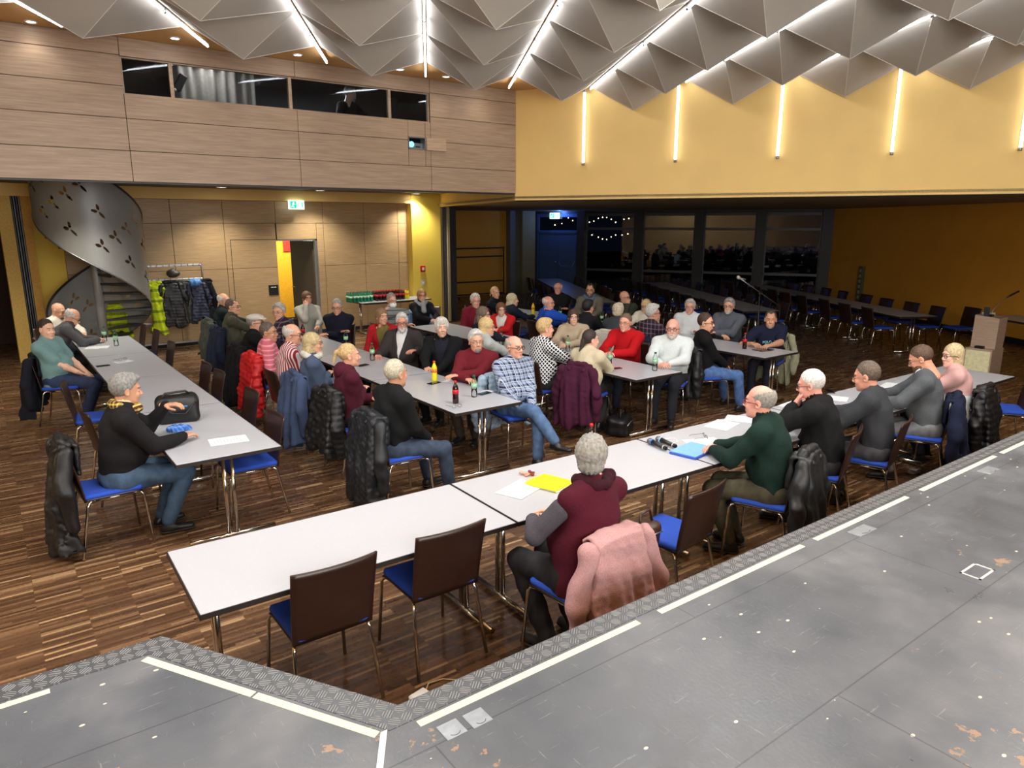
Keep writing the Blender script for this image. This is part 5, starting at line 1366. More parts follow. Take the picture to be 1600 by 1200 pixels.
# ================================================================== who sits where
WH = (198, 195, 188); GR = (150, 148, 145); GRD = (105, 100, 96); BR = (92, 66, 46); BRD = (48, 34, 26); BLK = (24, 20, 20); BLO = (196, 172, 128); BLG = (184, 164, 120)
JEAN = (52, 74, 108); JEANL = (84, 112, 150); NAVY = (24, 30, 46); BLKP = (20, 20, 22); OLV = (58, 56, 40); GRP = (96, 96, 98)
SEATS = []
def seat(P, body, ccol=None, clab=None, ckind='plain', back=.0, cargs=None, chair_lab=None, twist_chair=0.):
    root, loc, info = P
    i = len(SEATS); who = root['label']; SEATS.append(1)
    a = math.radians(body)
    lab = chair_lab or ('chair under the ' + ' '.join(who.split()[:13]))
    c = chair(loc[0]+back*math.cos(a), loc[1]+back*math.sin(a), body+twist_chair, lab, 'occupied chairs')
    if ccol is not None: coat((loc[0]+back*math.cos(a), loc[1]+back*math.sin(a)), body+twist_chair, ccol, clab, ckind, **(cargs or {}))
    return root
PLB = plaid('blue_plaid', (28, 40, 74), (150, 166, 192), (196, 204, 216), 17, .4)
PLR = plaid('red_white_stripes', (150, 40, 48), (226, 214, 214), None, 26, .45, vert_only=True)
PLD = plaid('dark_plum_plaid', (44, 26, 40), (120, 108, 122), None, 15, .2)
PLK = plaid('black_white_lattice', (16, 16, 24), (226, 228, 230), None, 20, .3, lattice=True)
PIN = plaid('pink_stripes', (206, 108, 122), (232, 160, 170), None, 18, .3, horiz_only=True)
PUF = plaid('grey_striped_puffer', (120, 128, 126), (78, 84, 84), None, 13, .22, horiz_only=True)
SCF = plaid('brown_yellow_scarf', (70, 40, 28), (206, 180, 96), None, 30, .4)
CBL = None
def colorblock():
    m, nt, b = _new('pink_white_block_knit'); N = NT(m); z = N.sep(N.xyz())[2]
    c = N.ramp(N.math('MULTIPLY', z, 1.), [(0, S((226, 224, 218))), (.70, S((206, 214, 216))), (.795, S((198, 154, 150)))], 'CONSTANT')
    N.l(c, b.inputs['Base Color']); b.inputs['Roughness'].default_value = .9; N.bump(N.noise(N.xyz(), 120, 3), b, .3, .004); return m
CBL = colorblock()
# ---- left row
seat(person(91, 486, zh=1.14, body=-60, look=55, pitch=22, lean=10, label='bald man in a white shirt behind the man in the grey cardigan', hair='bald', hcol=BRD, glasses='metal', beard='goatee', bcol=(120, 90, 70), top=(222, 214, 200), topkind='shirt', collar=(224, 218, 206), pants=NAVY, pose='table'), -60)
seat(person(113, 496, zh=1.14, body=0, look=80, pitch=32, lean=30, label='balding man in a grey cardigan bending over papers at the left row', hair='fringe', hcol=(190, 188, 184), glasses='dark', top=(78, 78, 82), collar=(64, 64, 68), pants=BLKP, pose='table', arms={1: (.14, .50, .80), -1: (-.02, .50, .80)}), 0)
seat(person(73, 515, body=-18, look=32, pitch=4, lean=-8, fat=.6, label='dark-haired man in a teal polo shirt, hands in lap, at far left', hair='short', hcol=BRD, skin=SK2, top=(112, 146, 146), topkind='polo', collar=(104, 138, 138), sleeves='short', pants=(34, 48, 78), pose='lap', legs='tucked'), -18, (20, 22, 32), 'dark navy coat hanging on the chair of the man in teal', 'plain', cargs=dict(length=.7))
P4 = person(197, 610, zh=1.22, body=4, look=100, pitch=8, lean=8, twist=-6, fat=.5, scale=1.04, label='grey-haired man in a black sweater holding the black bag, red socks', hair='thick', hcol=(128, 126, 122), skin=SK3, top=(24, 22, 24), pants=(56, 78, 102), scarf=('s', SCF), socks=(190, 30, 34), pose='custom', arms={1: (.12, .40, .80), -1: (-.14, .36, 1.02)}, legs='tucked', res=.011, collar=(216, 196, 150))
seat(P4, 4, (16, 16, 18), 'black leather jacket hanging on the chair at the lower left', 'shiny', back=-.16, cargs=dict(length=.82, z0=.9, wid=.20))
# ---- second row, left side
seat(person(350, 470, body=0, look=60, lean=4, label='bald white-haired man in a dark green pullover, farthest up the second row', hair='fringe', hcol=WH, glasses='metal', top=(22, 34, 36), pants=BLKP, pose='table', collar=(24, 30, 34), fat=.3), 0, (66, 70, 64), 'grey-green coat on the farthest chair along the second row', 'plain')
seat(person(364, 480, body=0, look=65, lean=2, label='man with glasses in an olive-grey jacket, second from the far end', hair='receding', hcol=(86, 72, 60), glasses='dark', top=(72, 72, 58), pants=BLKP, pose='table', fat=.3), 0, (26, 34, 52), 'dark navy coat on the chair of the man in olive grey', 'plain')
seat(person(399, 505, zh=1.17, body=0, look=75, lean=4, label='man in a pale flat cap and black pullover', hair='cap', hcol=(196, 192, 184), glasses='dark', top=(16, 16, 18), pants=BLKP, pose='table'), 0, (18, 18, 22), 'long black coat on the chair of the man with the cap', 'plain', cargs=dict(length=.78))
seat(person(420, 520, zh=1.14, body=0, look=65, lean=-2, label='short-haired person in a pink striped pullover with glasses', hair='short', hcol=(92, 82, 76), glasses='metal', top=PIN, pants=NAVY, pose='down', skin=SK3), 0, (196, 26, 30), 'bright red quilted puffer coat over a chair back', 'puffer', cargs=dict(length=.72))
seat(person(436, 488, zh=1.2, body=180, look=75, lean=6, twist=-40, label='smiling grey-haired man in a dark plum checked shirt', hair='thick', hcol=(170, 166, 160), glasses='metal', top=PLD, topkind='shirt', collar=PLD, pants=BLKP, pose='table'), 180)
seat(person(457, 523, zh=1.24, body=0, look=75, pitch=6, lean=6, label='bald man with glasses in a red and white striped shirt', hair='fringe', hcol=(190, 184, 178), glasses='dark', top=PLR, topkind='shirt', collar=PLR, pants=NAVY, pose='lap', fat=.3), 0)
seat(person(489, 537, body=0, look=75, lean=-2, fem=True, label='blonde woman in a slate blue pullover with a white scarf', hair='long', hcol=BLG, glasses='metal', top=(74, 88, 112), scarf=('s', (196, 196, 186)), pants=BLKP, pose='cross'), 0, (64, 78, 108), 'slate blue padded coat on the chair of the blonde woman', 'plain', cargs=dict(length=.74))
seat(person(546, 556, body=0, look=95, lean=0, fem=True, label='woman with a blonde ponytail in a burgundy hooded pullover', hair='ponytail', hcol=(188, 158, 112), top=(74, 22, 38), hood=True, pants=BLKP, pose='cross'), 0, (18, 20, 22), 'black quilted puffer coat behind the ponytailed woman', 'puffer', cargs=dict(length=.62))
seat(person(619, 585, body=0, look=128, lean=4, twist=4, label='white-haired man in a black sweater and jeans seen from behind, second row', hair='short', hcol=(178, 170, 150), skin=SK3, top=(16, 18, 20), pants=(44, 58, 78), pose='lap', legs='wide', res=.011, fat=.2), 0, (24, 28, 34), 'black diamond-quilted jacket on the nearest chair of the second row', 'quilt', cargs=dict(length=.78, wid=.24))
# far end of the second row
seat(person(480, 466, body=-95, look=22, lean=0, fem=True, zh=1.23, label='woman in a light grey turtleneck resting chin on hand', hair='shortbob', hcol=(104, 76, 50), glasses='metal', top=(168, 166, 156), topkind='turtleneck', collar=(172, 170, 160), pants=GRP, pose='chin'), -95)
seat(person(527, 480, zh=1.17, body=-130, look=-15, pitch=10, lean=-2, label='grey-haired man in navy with folded arms near the bottle table', hair='short', hcol=GR, glasses='dark', top=(22, 24, 40), collar=(22, 24, 40), pants=BLKP, pose='cross', legs='tucked'), -130)
# second row, right side
seat(person(597, 495, snap=4.55, body=195, look=25, lean=2, fem=True, zh=1.15, label='woman with a brown bob in a red jacket over an olive top', hair='bob', hcol=(134, 102, 76), top=(168, 26, 34), topkind='cardigan', inner=(116, 104, 56), pants=BLKP, pose='lap', twist=28), 195)
seat(person(628, 505, snap=4.55, body=-152, look=0, lean=0, label='white-bearded man in a charcoal suit jacket and white shirt', hair='thick', hcol=(204, 202, 197), beard='beard', bcol=(200, 196, 190), glasses='dark', skin=(214, 150, 128), top=(54, 50, 50), topkind='jacket', inner=(226, 226, 228), collar=(226, 226, 228), pants=(30, 30, 32), pose='custom', arms={1: (.10, .40, .78), -1: (-.34, .14, .84)}, fat=.4, legs='tucked', res=.011), -152)
seat(person(690, 512, body=-150, look=8, lean=0, label='white-haired man in a black zip jacket looking at the viewer', hair='fluffy', hcol=(202, 198, 188), skin=(220, 170, 146), top=(16, 17, 20), collar=(16, 17, 20), inner=(30, 32, 44), topkind='cardigan', pants=BLKP, pose='table', arms={1: (-.02, .40, .76), -1: (-.10, .36, .66)}, legs='tucked', res=.011), -150)
seat(person(744, 534, snap=4.5, zh=1.19, body=-148, look=14, lean=2, label='man with grey hair, glasses and beard in a burgundy sweater', hair='thick', hcol=(196, 194, 190), beard='goatee', bcol=(120, 116, 112), glasses='metal', top=(104, 26, 36), collar=plaid('check_collar', (190, 196, 204), (60, 70, 100), None, 60, .4), pants=(60, 48, 38), pose='crosstable', legs='tucked', res=.011), -148)
seat(person(804, 543, body=-98, look=42, lean=-2, twist=8, label='bald man in a blue checked shirt and jeans with crossed legs', hair='fringe', hcol=(168, 160, 152), glasses='dark', skin=(216, 160, 136), top=PLB, topkind='shirt', collar=PLB, pants=(76, 104, 142), pose='lap', legs='cross', res=.011, fat=.3), -98, (140, 162, 182), 'pale blue padded coat spread behind the man in checks', 'puffer', cargs=dict(length=.6, wid=.27))
# ---- third row
seat(person(612, 470, snap=5.5, body=0, look=28, pitch=8, lean=8, fem=True, zh=1.17, label='person wearing a white face mask and grey striped padded jacket', hair='short', hcol=(140, 128, 120), glasses='metal', mask=True, top=PUF, pants=BLKP, pose='chin'), 0)
seat(person(659, 462, body=-92, look=14, lean=4, fem=True, label='woman with a grey scarf and black cardigan, hands clasped', hair='shortbob', hcol=(160, 120, 76), glasses='red', top=(18, 18, 24), scarf=('long', (150, 152, 156)), pants=BLKP, pose='clasp'), -92, (134, 168, 210), 'light blue jacket on the chair behind the grey-scarf woman', 'plain', cargs=dict(length=.5, wid=.28))
seat(person(743, 471, snap=7.0, body=-150, look=14, lean=2, label='white-haired man in a dark red pullover at the third row', hair='thick', hcol=(202, 198, 190), glasses='metal', skin=(216, 158, 138), top=(112, 22, 40), pants=BLKP, pose='lap'), -150)
seat(person(755, 492, zh=1.19, body=5, look=68, pitch=6, lean=6, fem=True, label='woman with long grey-brown hair in navy beside the burgundy man', hair='long', hcol=(106, 90, 76), glasses='metal', top=(28, 30, 44), pants=NAVY, pose='table'), 5)
seat(person(761, 511, zh=1.17, body=5, look=72, pitch=4, lean=4, fem=True, label='young blonde woman in a light grey knit, third row', hair='long', hcol=(202, 176, 122), glasses='metal', top=(176, 182, 180), pants=NAVY, pose='table'), 5)
seat(person(783, 484, snap=6.95, body=-160, look=8, pitch=6, lean=6, fem=True, zh=1.19, label='woman with short brown hair in a bright red jacket', hair='shortbob', hcol=(112, 74, 48), glasses='metal', skin=(214, 170, 150), top=(186, 26, 30), topkind='cardigan', inner=(224, 220, 214), pants=BLKP, pose='table'), -160)
seat(person(852, 514, snap=5.52, body=0, look=108, lean=4, fem=True, zh=1.16, fat=.5, label='short-haired blonde woman in a black and white lattice blouse', hair='thick', hcol=(188, 158, 108), skin=(222, 164, 140), top=PLK, topkind='shirt', pants=BLKP, pose='table'), 0)
seat(person(896, 496, snap=6.95, body=-148, look=6, lean=4, fem=True, label='woman with a brown bob and beige pullover behind the table', hair='bob', hcol=(70, 50, 42), glasses='metal', skin=(226, 178, 152), top=(178, 160, 136), pants=BLKP, pose='clasp'), -148)
seat(person(923, 532, body=24, look=118, lean=10, fem=True, zh=1.13, fat=.4, label='woman with a long dark braid in a cream sweater', hair='braid', hcol=(48, 36, 34), skin=(222, 170, 148), top=(196, 184, 156), pants=BLKP, pose='clasp', legs='back', res=.011), 24, (66, 22, 46), 'dark purple coat hanging on the chair of the cream-sweater woman', 'plain', cargs=dict(length=.7, wid=.2))
seat(person(977, 505, snap=7.0, body=-165, look=-22, lean=8, label='man with glasses in a bright red sweater and grey collar', hair='short', hcol=(104, 82, 66), glasses='metal', skin=(216, 160, 136), top=(178, 14, 22), collar=(168, 170, 176), pants=NAVY, pose='clasp', fat=.3, res=.011), -165)
seat(person(1051, 514, snap=7.02, body=-150, look=-4, lean=6, label='bald man with grey beard in a white zip sweater', hair='bald', hcol=(170, 150, 140), beard='beard', bcol=(188, 180, 174), glasses='dark', skin=(220, 160, 142), top=(204, 212, 212), collar=(198, 206, 208), pants=(20, 24, 36), pose='clasp', fat=.8, res=.011), -150, (22, 24, 28), 'black padded coat on the chair of the white-sweater man', 'puffer', cargs=dict(length=.62))
# ---- fourth row
seat(person(774, 458, snap=7.9, body=-40, look=38, lean=2, fem=True, zh=1.22, label='woman in black with tied blonde hair in the background', hair='ponytail', hcol=(186, 152, 108), skin=(214, 160, 134), top=(22, 24, 32), pants=BLKP, pose='table'), -40)
seat(person(801, 469, snap=7.85, body=0, look=98, lean=6, fem=True, label='blonde woman in a navy jacket and jeans reaching forward', hair='long', hcol=(194, 180, 144), top=(24, 30, 46), pants=(54, 66, 90), pose='table'), 0)
seat(person(857, 474, snap=7.85, body=0, look=58, lean=6, zh=1.17, label='man with glasses in a cobalt blue pullover', hair='fringe', hcol=(212, 206, 200), glasses='metal', skin=(214, 152, 130), top=(30, 76, 178), collar=(120, 160, 210), pants=NAVY, pose='chin'), 0)
seat(person(919, 481, snap=7.85, body=5, look=140, lean=6, fem=True, zh=1.15, label='black-haired woman in a dark top seen from behind', hair='thick', hcol=BLK, skin=SK, top=(26, 26, 32), pants=BLKP, pose='table'), 5, (168, 172, 176), 'light grey coat on the chair of the black-haired woman', 'plain', cargs=dict(length=.6, wid=.26))
seat(person(966, 486, snap=7.82, body=10, look=165, lean=6, fem=True, zh=1.14, label='grey-blonde woman in a charcoal top seen from behind', hair='fluffy', hcol=(188, 176, 152), skin=SK, top=(58, 62, 66), pants=BLKP, pose='table'), 10, (206, 200, 186), 'cream coat on the chair of the grey-blonde woman', 'plain', cargs=dict(length=.6, wid=.26))
seat(person(1020, 490, snap=7.85, body=8, look=108, lean=6, zh=1.17, label='grey-haired man in a dark checked shirt, face turned away', hair='thick', hcol=(176, 174, 170), glasses='dark', skin=SK3, top=PLD, topkind='shirt', pants=BLKP, pose='table'), 8, (28, 34, 52), 'navy jacket on the chair of the man in dark checks', 'plain')
seat(person(872, 451, snap=9.4, body=-140, look=-8, lean=0, label='white-haired man in a black pullover with arms folded', hair='fringe', hcol=(214, 212, 208), glasses='metal', skin=(214, 152, 132), top=(18, 20, 22), collar=(226, 226, 226), pants=BLKP, pose='cross'), -140)
seat(person(922, 454, snap=9.5, body=-140, look=-6, lean=4, label='dark-bearded man in a taupe pullover with a neck scarf', hair='receding', hcol=(60, 50, 44), beard='beard', bcol=(110, 98, 90), glasses='dark', top=(112, 106, 92), scarf=('s', (96, 108, 130)), pants=BLKP, pose='table', fat=.4), -140)
seat(person(976, 465, snap=9.55, body=-150, look=55, lean=4, label='bald man in a dark green sweatshirt looking aside', hair='bald', hcol=BRD, glasses='dark', beard='goatee', bcol=(110, 84, 66), top=(62, 68, 56), pants=BLKP, pose='chin'), -150)
seat(person(1009, 479, snap=9.2, body=-160, look=-15, lean=10, fem=True, zh=1.08, label='blonde woman with glasses in a cream cardigan', hair='bob', hcol=(190, 164, 116), glasses='dark', top=(212, 206, 188), pants=NAVY, pose='table'), -160)
seat(person(1078, 480, snap=9.35, body=-150, look=-4, lean=0, zh=1.17, label='grey-haired man in a white quilted pullover, arms folded', hair='thick', hcol=(178, 174, 170), glasses='metal', skin=(208, 154, 132), top=(204, 208, 210), collar=(196, 200, 204), pants=NAVY, pose='cross', fat=.3), -150)
seat(person(1103, 505, body=-22, look=72, lean=-4, label='young man with glasses in a black sweater and blue jeans', hair='short', hcol=(66, 46, 34), glasses='dark', beard='goatee', bcol=(80, 56, 44), top=(14, 14, 16), pants=(72, 104, 156), pose='lap', legs='wide', res=.011), -22, (22, 24, 27), 'black jacket on the chair of the young man in jeans', 'shiny', cargs=dict(length=.66))
seat(person(1139, 479, snap=9.45, body=-165, look=-12, lean=8, label='bearded man in a grey pullover leaning on folded arms', hair='thick', hcol=(140, 136, 132), beard='beard', bcol=(176, 170, 164), glasses='dark', top=(84, 88, 98), collar=(40, 44, 56), pants=NAVY, pose='crosstable', fat=.5, res=.011), -165)
Pn = person(1204, 500, snap=9.25, zh=1.12, body=-160, look=2, lean=14, label='balding man in a navy T-shirt with printed letters, right table end', hair='receding', hcol=(66, 54, 48), beard='goatee', bcol=(150, 140, 134), skin=SK3, top=(24, 28, 52), topkind='polo', collar=(26, 30, 56), sleeves='short', pants=(34, 38, 52), pose='table', fat=.5, res=.011, twist=30)
seat(Pn, -160, (150, 152, 126), 'pale olive coat on the chair of the navy T-shirt man', 'plain', cargs=dict(length=.78, wid=.26))
i_ = Pn[2]; M_print = mat('print_cyan', (150, 215, 225), .8, var=0)
for txt, sz, dx_, dz_ in (('POLO', .05, .07, -.17), ('CLUB', .042, -.08, -.165), ('SPORT', .02, .07, -.205)):
    o_ = i_['nb']+i_['r']*(-dx_*-1)*1+i_['t']*dz_+i_['f']*(.155)
    rr3 = -i_['r']; ff = i_['f']; M_ = Matrix(((rr3[0], i_['t'][0], ff[0], o_[0]), (rr3[1], i_['t'][1], ff[1], o_[1]), (rr3[2], i_['t'][2], ff[2], o_[2]), (0, 0, 0, 1)))
    text_obj('print_lettering', txt, sz, M_print, Pn[0], M_, .006)
# ---- head table
P46 = person(924, 715, zh=1.22, body=93, look=178, lean=2, fem=True, fat=1.0, label='grey-haired woman in a burgundy vest seen from behind', hair='fluffy', hcol=(138, 136, 130), skin=SK2, top=(74, 16, 34), scarf=('s', (50, 12, 24)), vest=(74, 72, 80), pants=(22, 20, 24), pose='table', arms={-1: (-.10, .29, .79), 1: (.1, .32, .79)}, legs='back', res=.010, twist=2, scale=1.03, side=9)
seat(P46, 93, (176, 136, 137), 'pink wool coat hanging on the chair of the grey-haired woman', 'plain', cargs=dict(length=.80, wid=.225, collar=False, seed=5, res=.011))
P47 = person(1187, 629, zh=1.2, body=112, look=-105, pitch=2, lean=14, fat=.4, label='balding man with red-rimmed glasses in a dark green sweater', hair='fringe', hcol=(138, 134, 126), glasses='red', skin=(220, 156, 138), top=(16, 40, 34), collar=(14, 32, 28), pants=(64, 60, 42), pose='clasp', legs='tucked', res=.010)
seat(P47, 108, (26, 28, 30), 'long black raincoat on the chair of the man in green', 'shiny', cargs=dict(length=.84, wid=.22, res=.011))
seat(person(1267, 602, zh=1.19, body=110, look=-100, pitch=14, lean=16, label='white-haired man in a black suit with hands at his mouth', hair='short', hcol=(204, 198, 194), glasses='dark', skin=(222, 156, 140), top=(16, 16, 18), topkind='jacket', inner=(222, 222, 224), collar=(14, 14, 16), pants=BLKP, pose='mouth', legs='tucked', res=.010, fat=.3), 110)
seat(person(1354, 589, zh=1.19, body=106, look=-100, pitch=12, lean=12, label='man with short brown hair in a dark grey suit', hair='short', hcol=(92, 78, 66), glasses='metal', skin=(210, 148, 124), top=(52, 54, 58), topkind='jacket', inner=(210, 214, 220), pants=(58, 58, 62), pose='table', legs='tucked', res=.010), 106)
seat(person(1439, 561, zh=1.22, body=116, look=-92, pitch=28, lean=10, label='brown-haired bearded man in a grey sweater and white collar', hair='short', hcol=(84, 62, 46), beard='beard', bcol=(96, 70, 52), glasses='metal', skin=(208, 146, 118), top=(82, 86, 90), collar=(232, 232, 232), pants=(104, 106, 110), pose='table', legs='tucked', res=.010, fat=.3), 112, (20, 26, 48), 'dark navy coat on the chair of the bearded man in grey', 'plain', cargs=dict(length=.8, wid=.24))
seat(person(1488, 556, zh=1.17, body=98, look=-52, pitch=4, lean=10, fem=True, label='blonde woman with dark glasses in a pink and white sweater', hair='bob', hcol=(186, 168, 128), glasses='dark', skin=(226, 178, 156), top=CBL, pants=NAVY, pose='table', legs='tucked', res=.010, fat=.3), 98, (16, 16, 18), 'bunched black coat on the chair of the blonde woman', 'puffer', cargs=dict(length=.72, wid=.22))
# ---- technician in the control room
def gallery_man():
    q = atY(545, 148, YP+.9)
    zz = q[2]
    P_ = person(545, 148, zh=1.2, body=-90, look=20, pitch=15, lean=6, label='bearded technician in black behind the gallery window', hair='short', hcol=(150, 146, 140), beard='beard', bcol=(150, 146, 140), top=(20, 20, 22), pants=BLKP, pose='table', res=.016)
    P_[0].location = (q[0], q[1], zz-1.2+.0); P_[0].rotation_euler = (0, 0, math.radians(-180))
gallery_man()
# ================================================================== things on the tables
TZ = .7415
M_clear = glass_mat('bottle_plastic', (.955, .98, .97), 1.3)
M_water = mat('water_tint', (196, 214, 210), .15, var=0)
M_cola = mat('cola_dark', (36, 14, 12), .15, var=0); M_colal = mat('cola_label_red', (196, 18, 26), .4, var=0)
M_capr = mat('cap_red', (196, 24, 26), .4, var=0); M_capg = mat('cap_green', (20, 92, 70), .4, var=0); M_lab = mat('water_label', (150, 200, 160), .5, var=0)
M_or = mat('orange_soda', (226, 214, 30), .2, var=0); M_orl = mat('orange_label', (226, 120, 40), .5, var=0); M_grn = mat('green_bottle', (18, 110, 80), .2, var=0)
PAPER = mat('white_paper', (226, 228, 230), .7, var=.02)
M_phone = mat('phone_black', (14, 14, 16), .2, var=0)
KIND = {'water': (M_clear, M_capg, M_lab), 'cola': (M_cola, M_capr, M_colal), 'soda': (M_or, mat('cap_orange', (220, 90, 30), .4, var=0), M_orl), 'green': (M_grn, M_capg, mat('pale_label', (190, 216, 190), .5, var=0))}
PB = {}
def bottle(x, y, kind, label, group=None, z=TZ, h=.235):
    if kind not in PB:
        r = empty('bottle'); body, cap, lab = KIND[kind]
        MB().lathe([(.002, 0), (.027, .0), (.0315, .008), (.0315, .055), (.029, .075), (.0315, .095), (.0315, .14), (.028, .165), (.015, .195), (.0125, .2), (.0125, .212)], 16).build('bottle_body', body, r)
        if kind == 'water': MB().lathe([(.002, .003), (.027, .003), (.0295, .02), (.0285, .08), (.002, .08)], 14).build('water', M_clear, r)
        MB().lathe([(.0145, .21), (.0145, .228), (.012, .231), (.002, .231)], 14).build('cap', cap, r)
        MB().lathe([(.0322, .1), (.0322, .142)], 16).build('bottle_label', lab, r); PB[kind] = r; o = r
    else: o = copy_tree(PB[kind])
    o.location = (x, y, z); tag(o, label, 'bottle', group or 'bottles on the tables'); return o
def onT(x, y): return at(x, y, TZ)[:2]
for x, y, k, lab in ((164, 533, 'water', 'left one of two water bottles at the far end of the left row'), (182, 540, 'water', 'right one of two water bottles at the far end of the left row'), (541, 541, 'water', 'water bottle in front of the man in navy with folded arms'), (582, 563, 'water', 'water bottle beside the hand of the white-bearded man in charcoal'), (679, 595, 'soda', 'orange-labelled bottle with yellow drink on the second row'), (712, 630, 'cola', 'cola bottle at the near end of the second row'), (741, 620, 'water', 'water bottle with green cap right of the cola bottle'), (458, 521, 'water', 'water bottle beside the smiling man in plum checks'), (474, 528, 'cola', 'cola bottle near the woman in the grey turtleneck'), (783, 539, 'water', 'water bottle in front of the woman in the red jacket'), (887, 549, 'water', 'water bottle by the beige woman with brown bob'), (952, 572, 'water', 'water bottle beside the hands of the man in red'), (1023, 579, 'water', 'water bottle beside the hands of the bald man in white'), (833, 491, 'soda', 'small bottle of yellow drink at the far fourth row'), (875, 498, 'water', 'water bottle by the man in cobalt blue'), (940, 506, 'water', 'water bottle before the black-haired woman'), (1163, 545, 'cola', 'cola bottle beside the man in the navy T-shirt'), (923, 706, 'cola', 'bottle with a red cap half hidden behind the grey-haired woman')):
    q = onT(x, y); bottle(q[0], q[1], k, lab)
# rows of bottles on the back table
bx0 = atY(541, 470, 15.28)[0]
for j in range(3):
    for i in range(7): bottle(bx0+.05+i*.085, 15.12+.1*j, 'green', 'green mineral water bottle standing in rows on the back wall table', 'green bottles on the back table')
    for i in range(9): bottle(bx0+.70+i*.085, 15.12+.1*j, 'cola', 'dark cola bottle standing in rows on the back wall table', 'cola bottles on the back table')
for i in range(2): bottle(bx0+1.50, 15.12+.1*i, 'soda', 'orange soda bottle at the right end of the rows on the back table', 'soda bottles on the back table')
def sheet(x, y, sx, sy, rz, lab, m=PAPER, name='paper_sheet', t=.0016, cat='paper', z=TZ, lines=True, group=None):
    q = onT(x, y) if z == TZ else at(x, y, z)[:2]; r = empty(name, (q[0], q[1], z), rz, lab, cat, group); MB().bbox((-sx/2, -sy/2, 0), (sx/2, sy/2, t), .0006).build('sheet' if name == 'paper_sheet' else 'cover', m, r)
    if lines and name == 'paper_sheet':
        l = MB()
        for k in range(9): l.box((-sx*.38, sy*(.36-.085*k), t), (sx*(.1+.28*((k*7) % 5)/5), sy*(.36-.085*k)+.003, t+.0004))
        l.build('printed_lines', mat('print_grey', (150, 152, 160), .7, var=0), r)
    return r
sheet(357, 688, .21, .297, 1.45, 'white sheet of paper near the end of the left row')
sheet(152, 543, .21, .297, 1.3, 'papers under the hands of the man bending at the left row')
sheet(193, 565, .21, .15, .3, 'half sheet with a pair of glasses on it, left row')
sheet(813, 765, .30, .21, .35, 'white printed sheets left of the yellow folder', t=.004)
sheet(1128, 664, .3, .21, .25, 'white sheet between the blue folder and the man in black'); sheet(1160, 655, .21, .297, .5, 'second white sheet, partly under the other one, head table')
sheet(1243, 633, .3, .21, .1, 'open papers in front of the man in the black suit', t=.004); sheet(1300, 622, .21, .297, .4, 'papers between the black suit and the grey suit', t=.003)
sheet(1395, 603, .3, .21, .2, 'white papers before the bearded man in grey', t=.003); sheet(705, 595, .2, .14, .6, 'small note under the hands of the man in burgundy'); sheet(760, 612, .14, .1, .3, 'small note beside the phone near the checked shirt')
sheet(1100, 692, .21, .3, 1.2, 'white pad right of the blue folder', t=.006)
q = onT(860, 757); r = empty('folder', (q[0], q[1], TZ), .28, 'bright yellow folder in front of the grey-haired woman', 'folder'); MB().bbox((-.11, -.125, 0), (.12, .13, .006), .002).build('lower_sheets', PAPER, r); MB().bbox((-.115, -.12, .006), (.115, .135, .02), .003).build('yellow_cover', mat('bright_yellow', (238, 232, 16), .5, var=.02), r)
q = onT(1083, 706); r = empty('folder', (q[0], q[1], TZ), .18, 'light blue folder on the head table beside the man in green', 'folder'); MB().bbox((-.17, -.115, 0), (.17, .115, .018), .003).build('folder_back', mat('folder_blue', (44, 84, 190), .5, var=.02), r); MB().bbox((-.165, -.11, .018), (.165, .115, .024), .002).build('folder_cover', mat('folder_light_blue', (120, 170, 222), .45, var=.02), r)
q = onT(836, 750); r = empty('notepad', (q[0], q[1], TZ), .6, 'small beige notepad behind the yellow folder', 'notepad'); MB().bbox((-.07, -.045, 0), (.07, .045, .007), .002).build('notepad_cover', mat('kraft', (196, 174, 130), .7), r)
q = onT(825, 743); r = empty('candy_wrappers', (q[0], q[1], TZ), 0, 'small heap of red-brown sweet wrappers on the head table', 'wrappers')
for k, (a, b, c) in enumerate(((0, 0, .3), (.035, .02, 1.1), (-.02, .03, 2.), (.02, -.03, .8))): MB().bbox((-.03, -.012, .0), (.03, .012, .014), .004, M=Matrix.Translation((a, b, .004*k)) @ Matrix.Rotation(c, 4, 'Z')).build('wrapper', mat('wrapper_brown' if k % 2 else 'wrapper_pale', (120, 44, 40) if k % 2 else (206, 150, 130), .3), r)
def mic(x0, y0, x1, y1, lab, ring):
    a = onT(x0, y0); b = onT(x1, y1); v = b-a; L = np.linalg.norm(v); r = empty('handheld_microphone', (a[0], a[1], TZ+.027), math.atan2(v[1], v[0]), lab, 'microphone', 'wireless microphones on the head table')
    MB().tube([(.05, 0, 0), (.1, 0, 0), (.23, 0, -.003)], [.024, .019, .017], 14).build('handle', M_black, r); g = MB(); g.ball((.022, 0, 0), (.028, .026, .026), 14, 10); g.build('grille', mat('mic_grille', (110, 112, 116), .4, .7), r)
    MB().tube([(.045, 0, 0), (.06, 0, 0)], .025, 14).build('coloured_ring', ring, r); MB().tube([(.2, 0, -.002), (.206, 0, -.002)], .0185, 12).build('white_mark', M_white, r)
mic(1013, 693, 1042, 706, 'wireless microphone lying closer to the grey-haired woman, blue ring', mat('ring_blue', (60, 120, 190), .4, var=0)); mic(1026, 690, 1056, 702, 'second wireless microphone, lying just behind the first', mat('ring_cyan', (150, 190, 210), .4, var=0))
q = onT(1045, 690); tag(MB().tube([(q[0]+.09*math.cos(t*1.0)*(1+.2*math.sin(3*t)), q[1]+.06*math.sin(t), TZ+.004) for t in np.linspace(0, 10.5, 60)], .003, 5).build('cable', M_white), 'thin white cable coiled behind the microphones', 'cable')
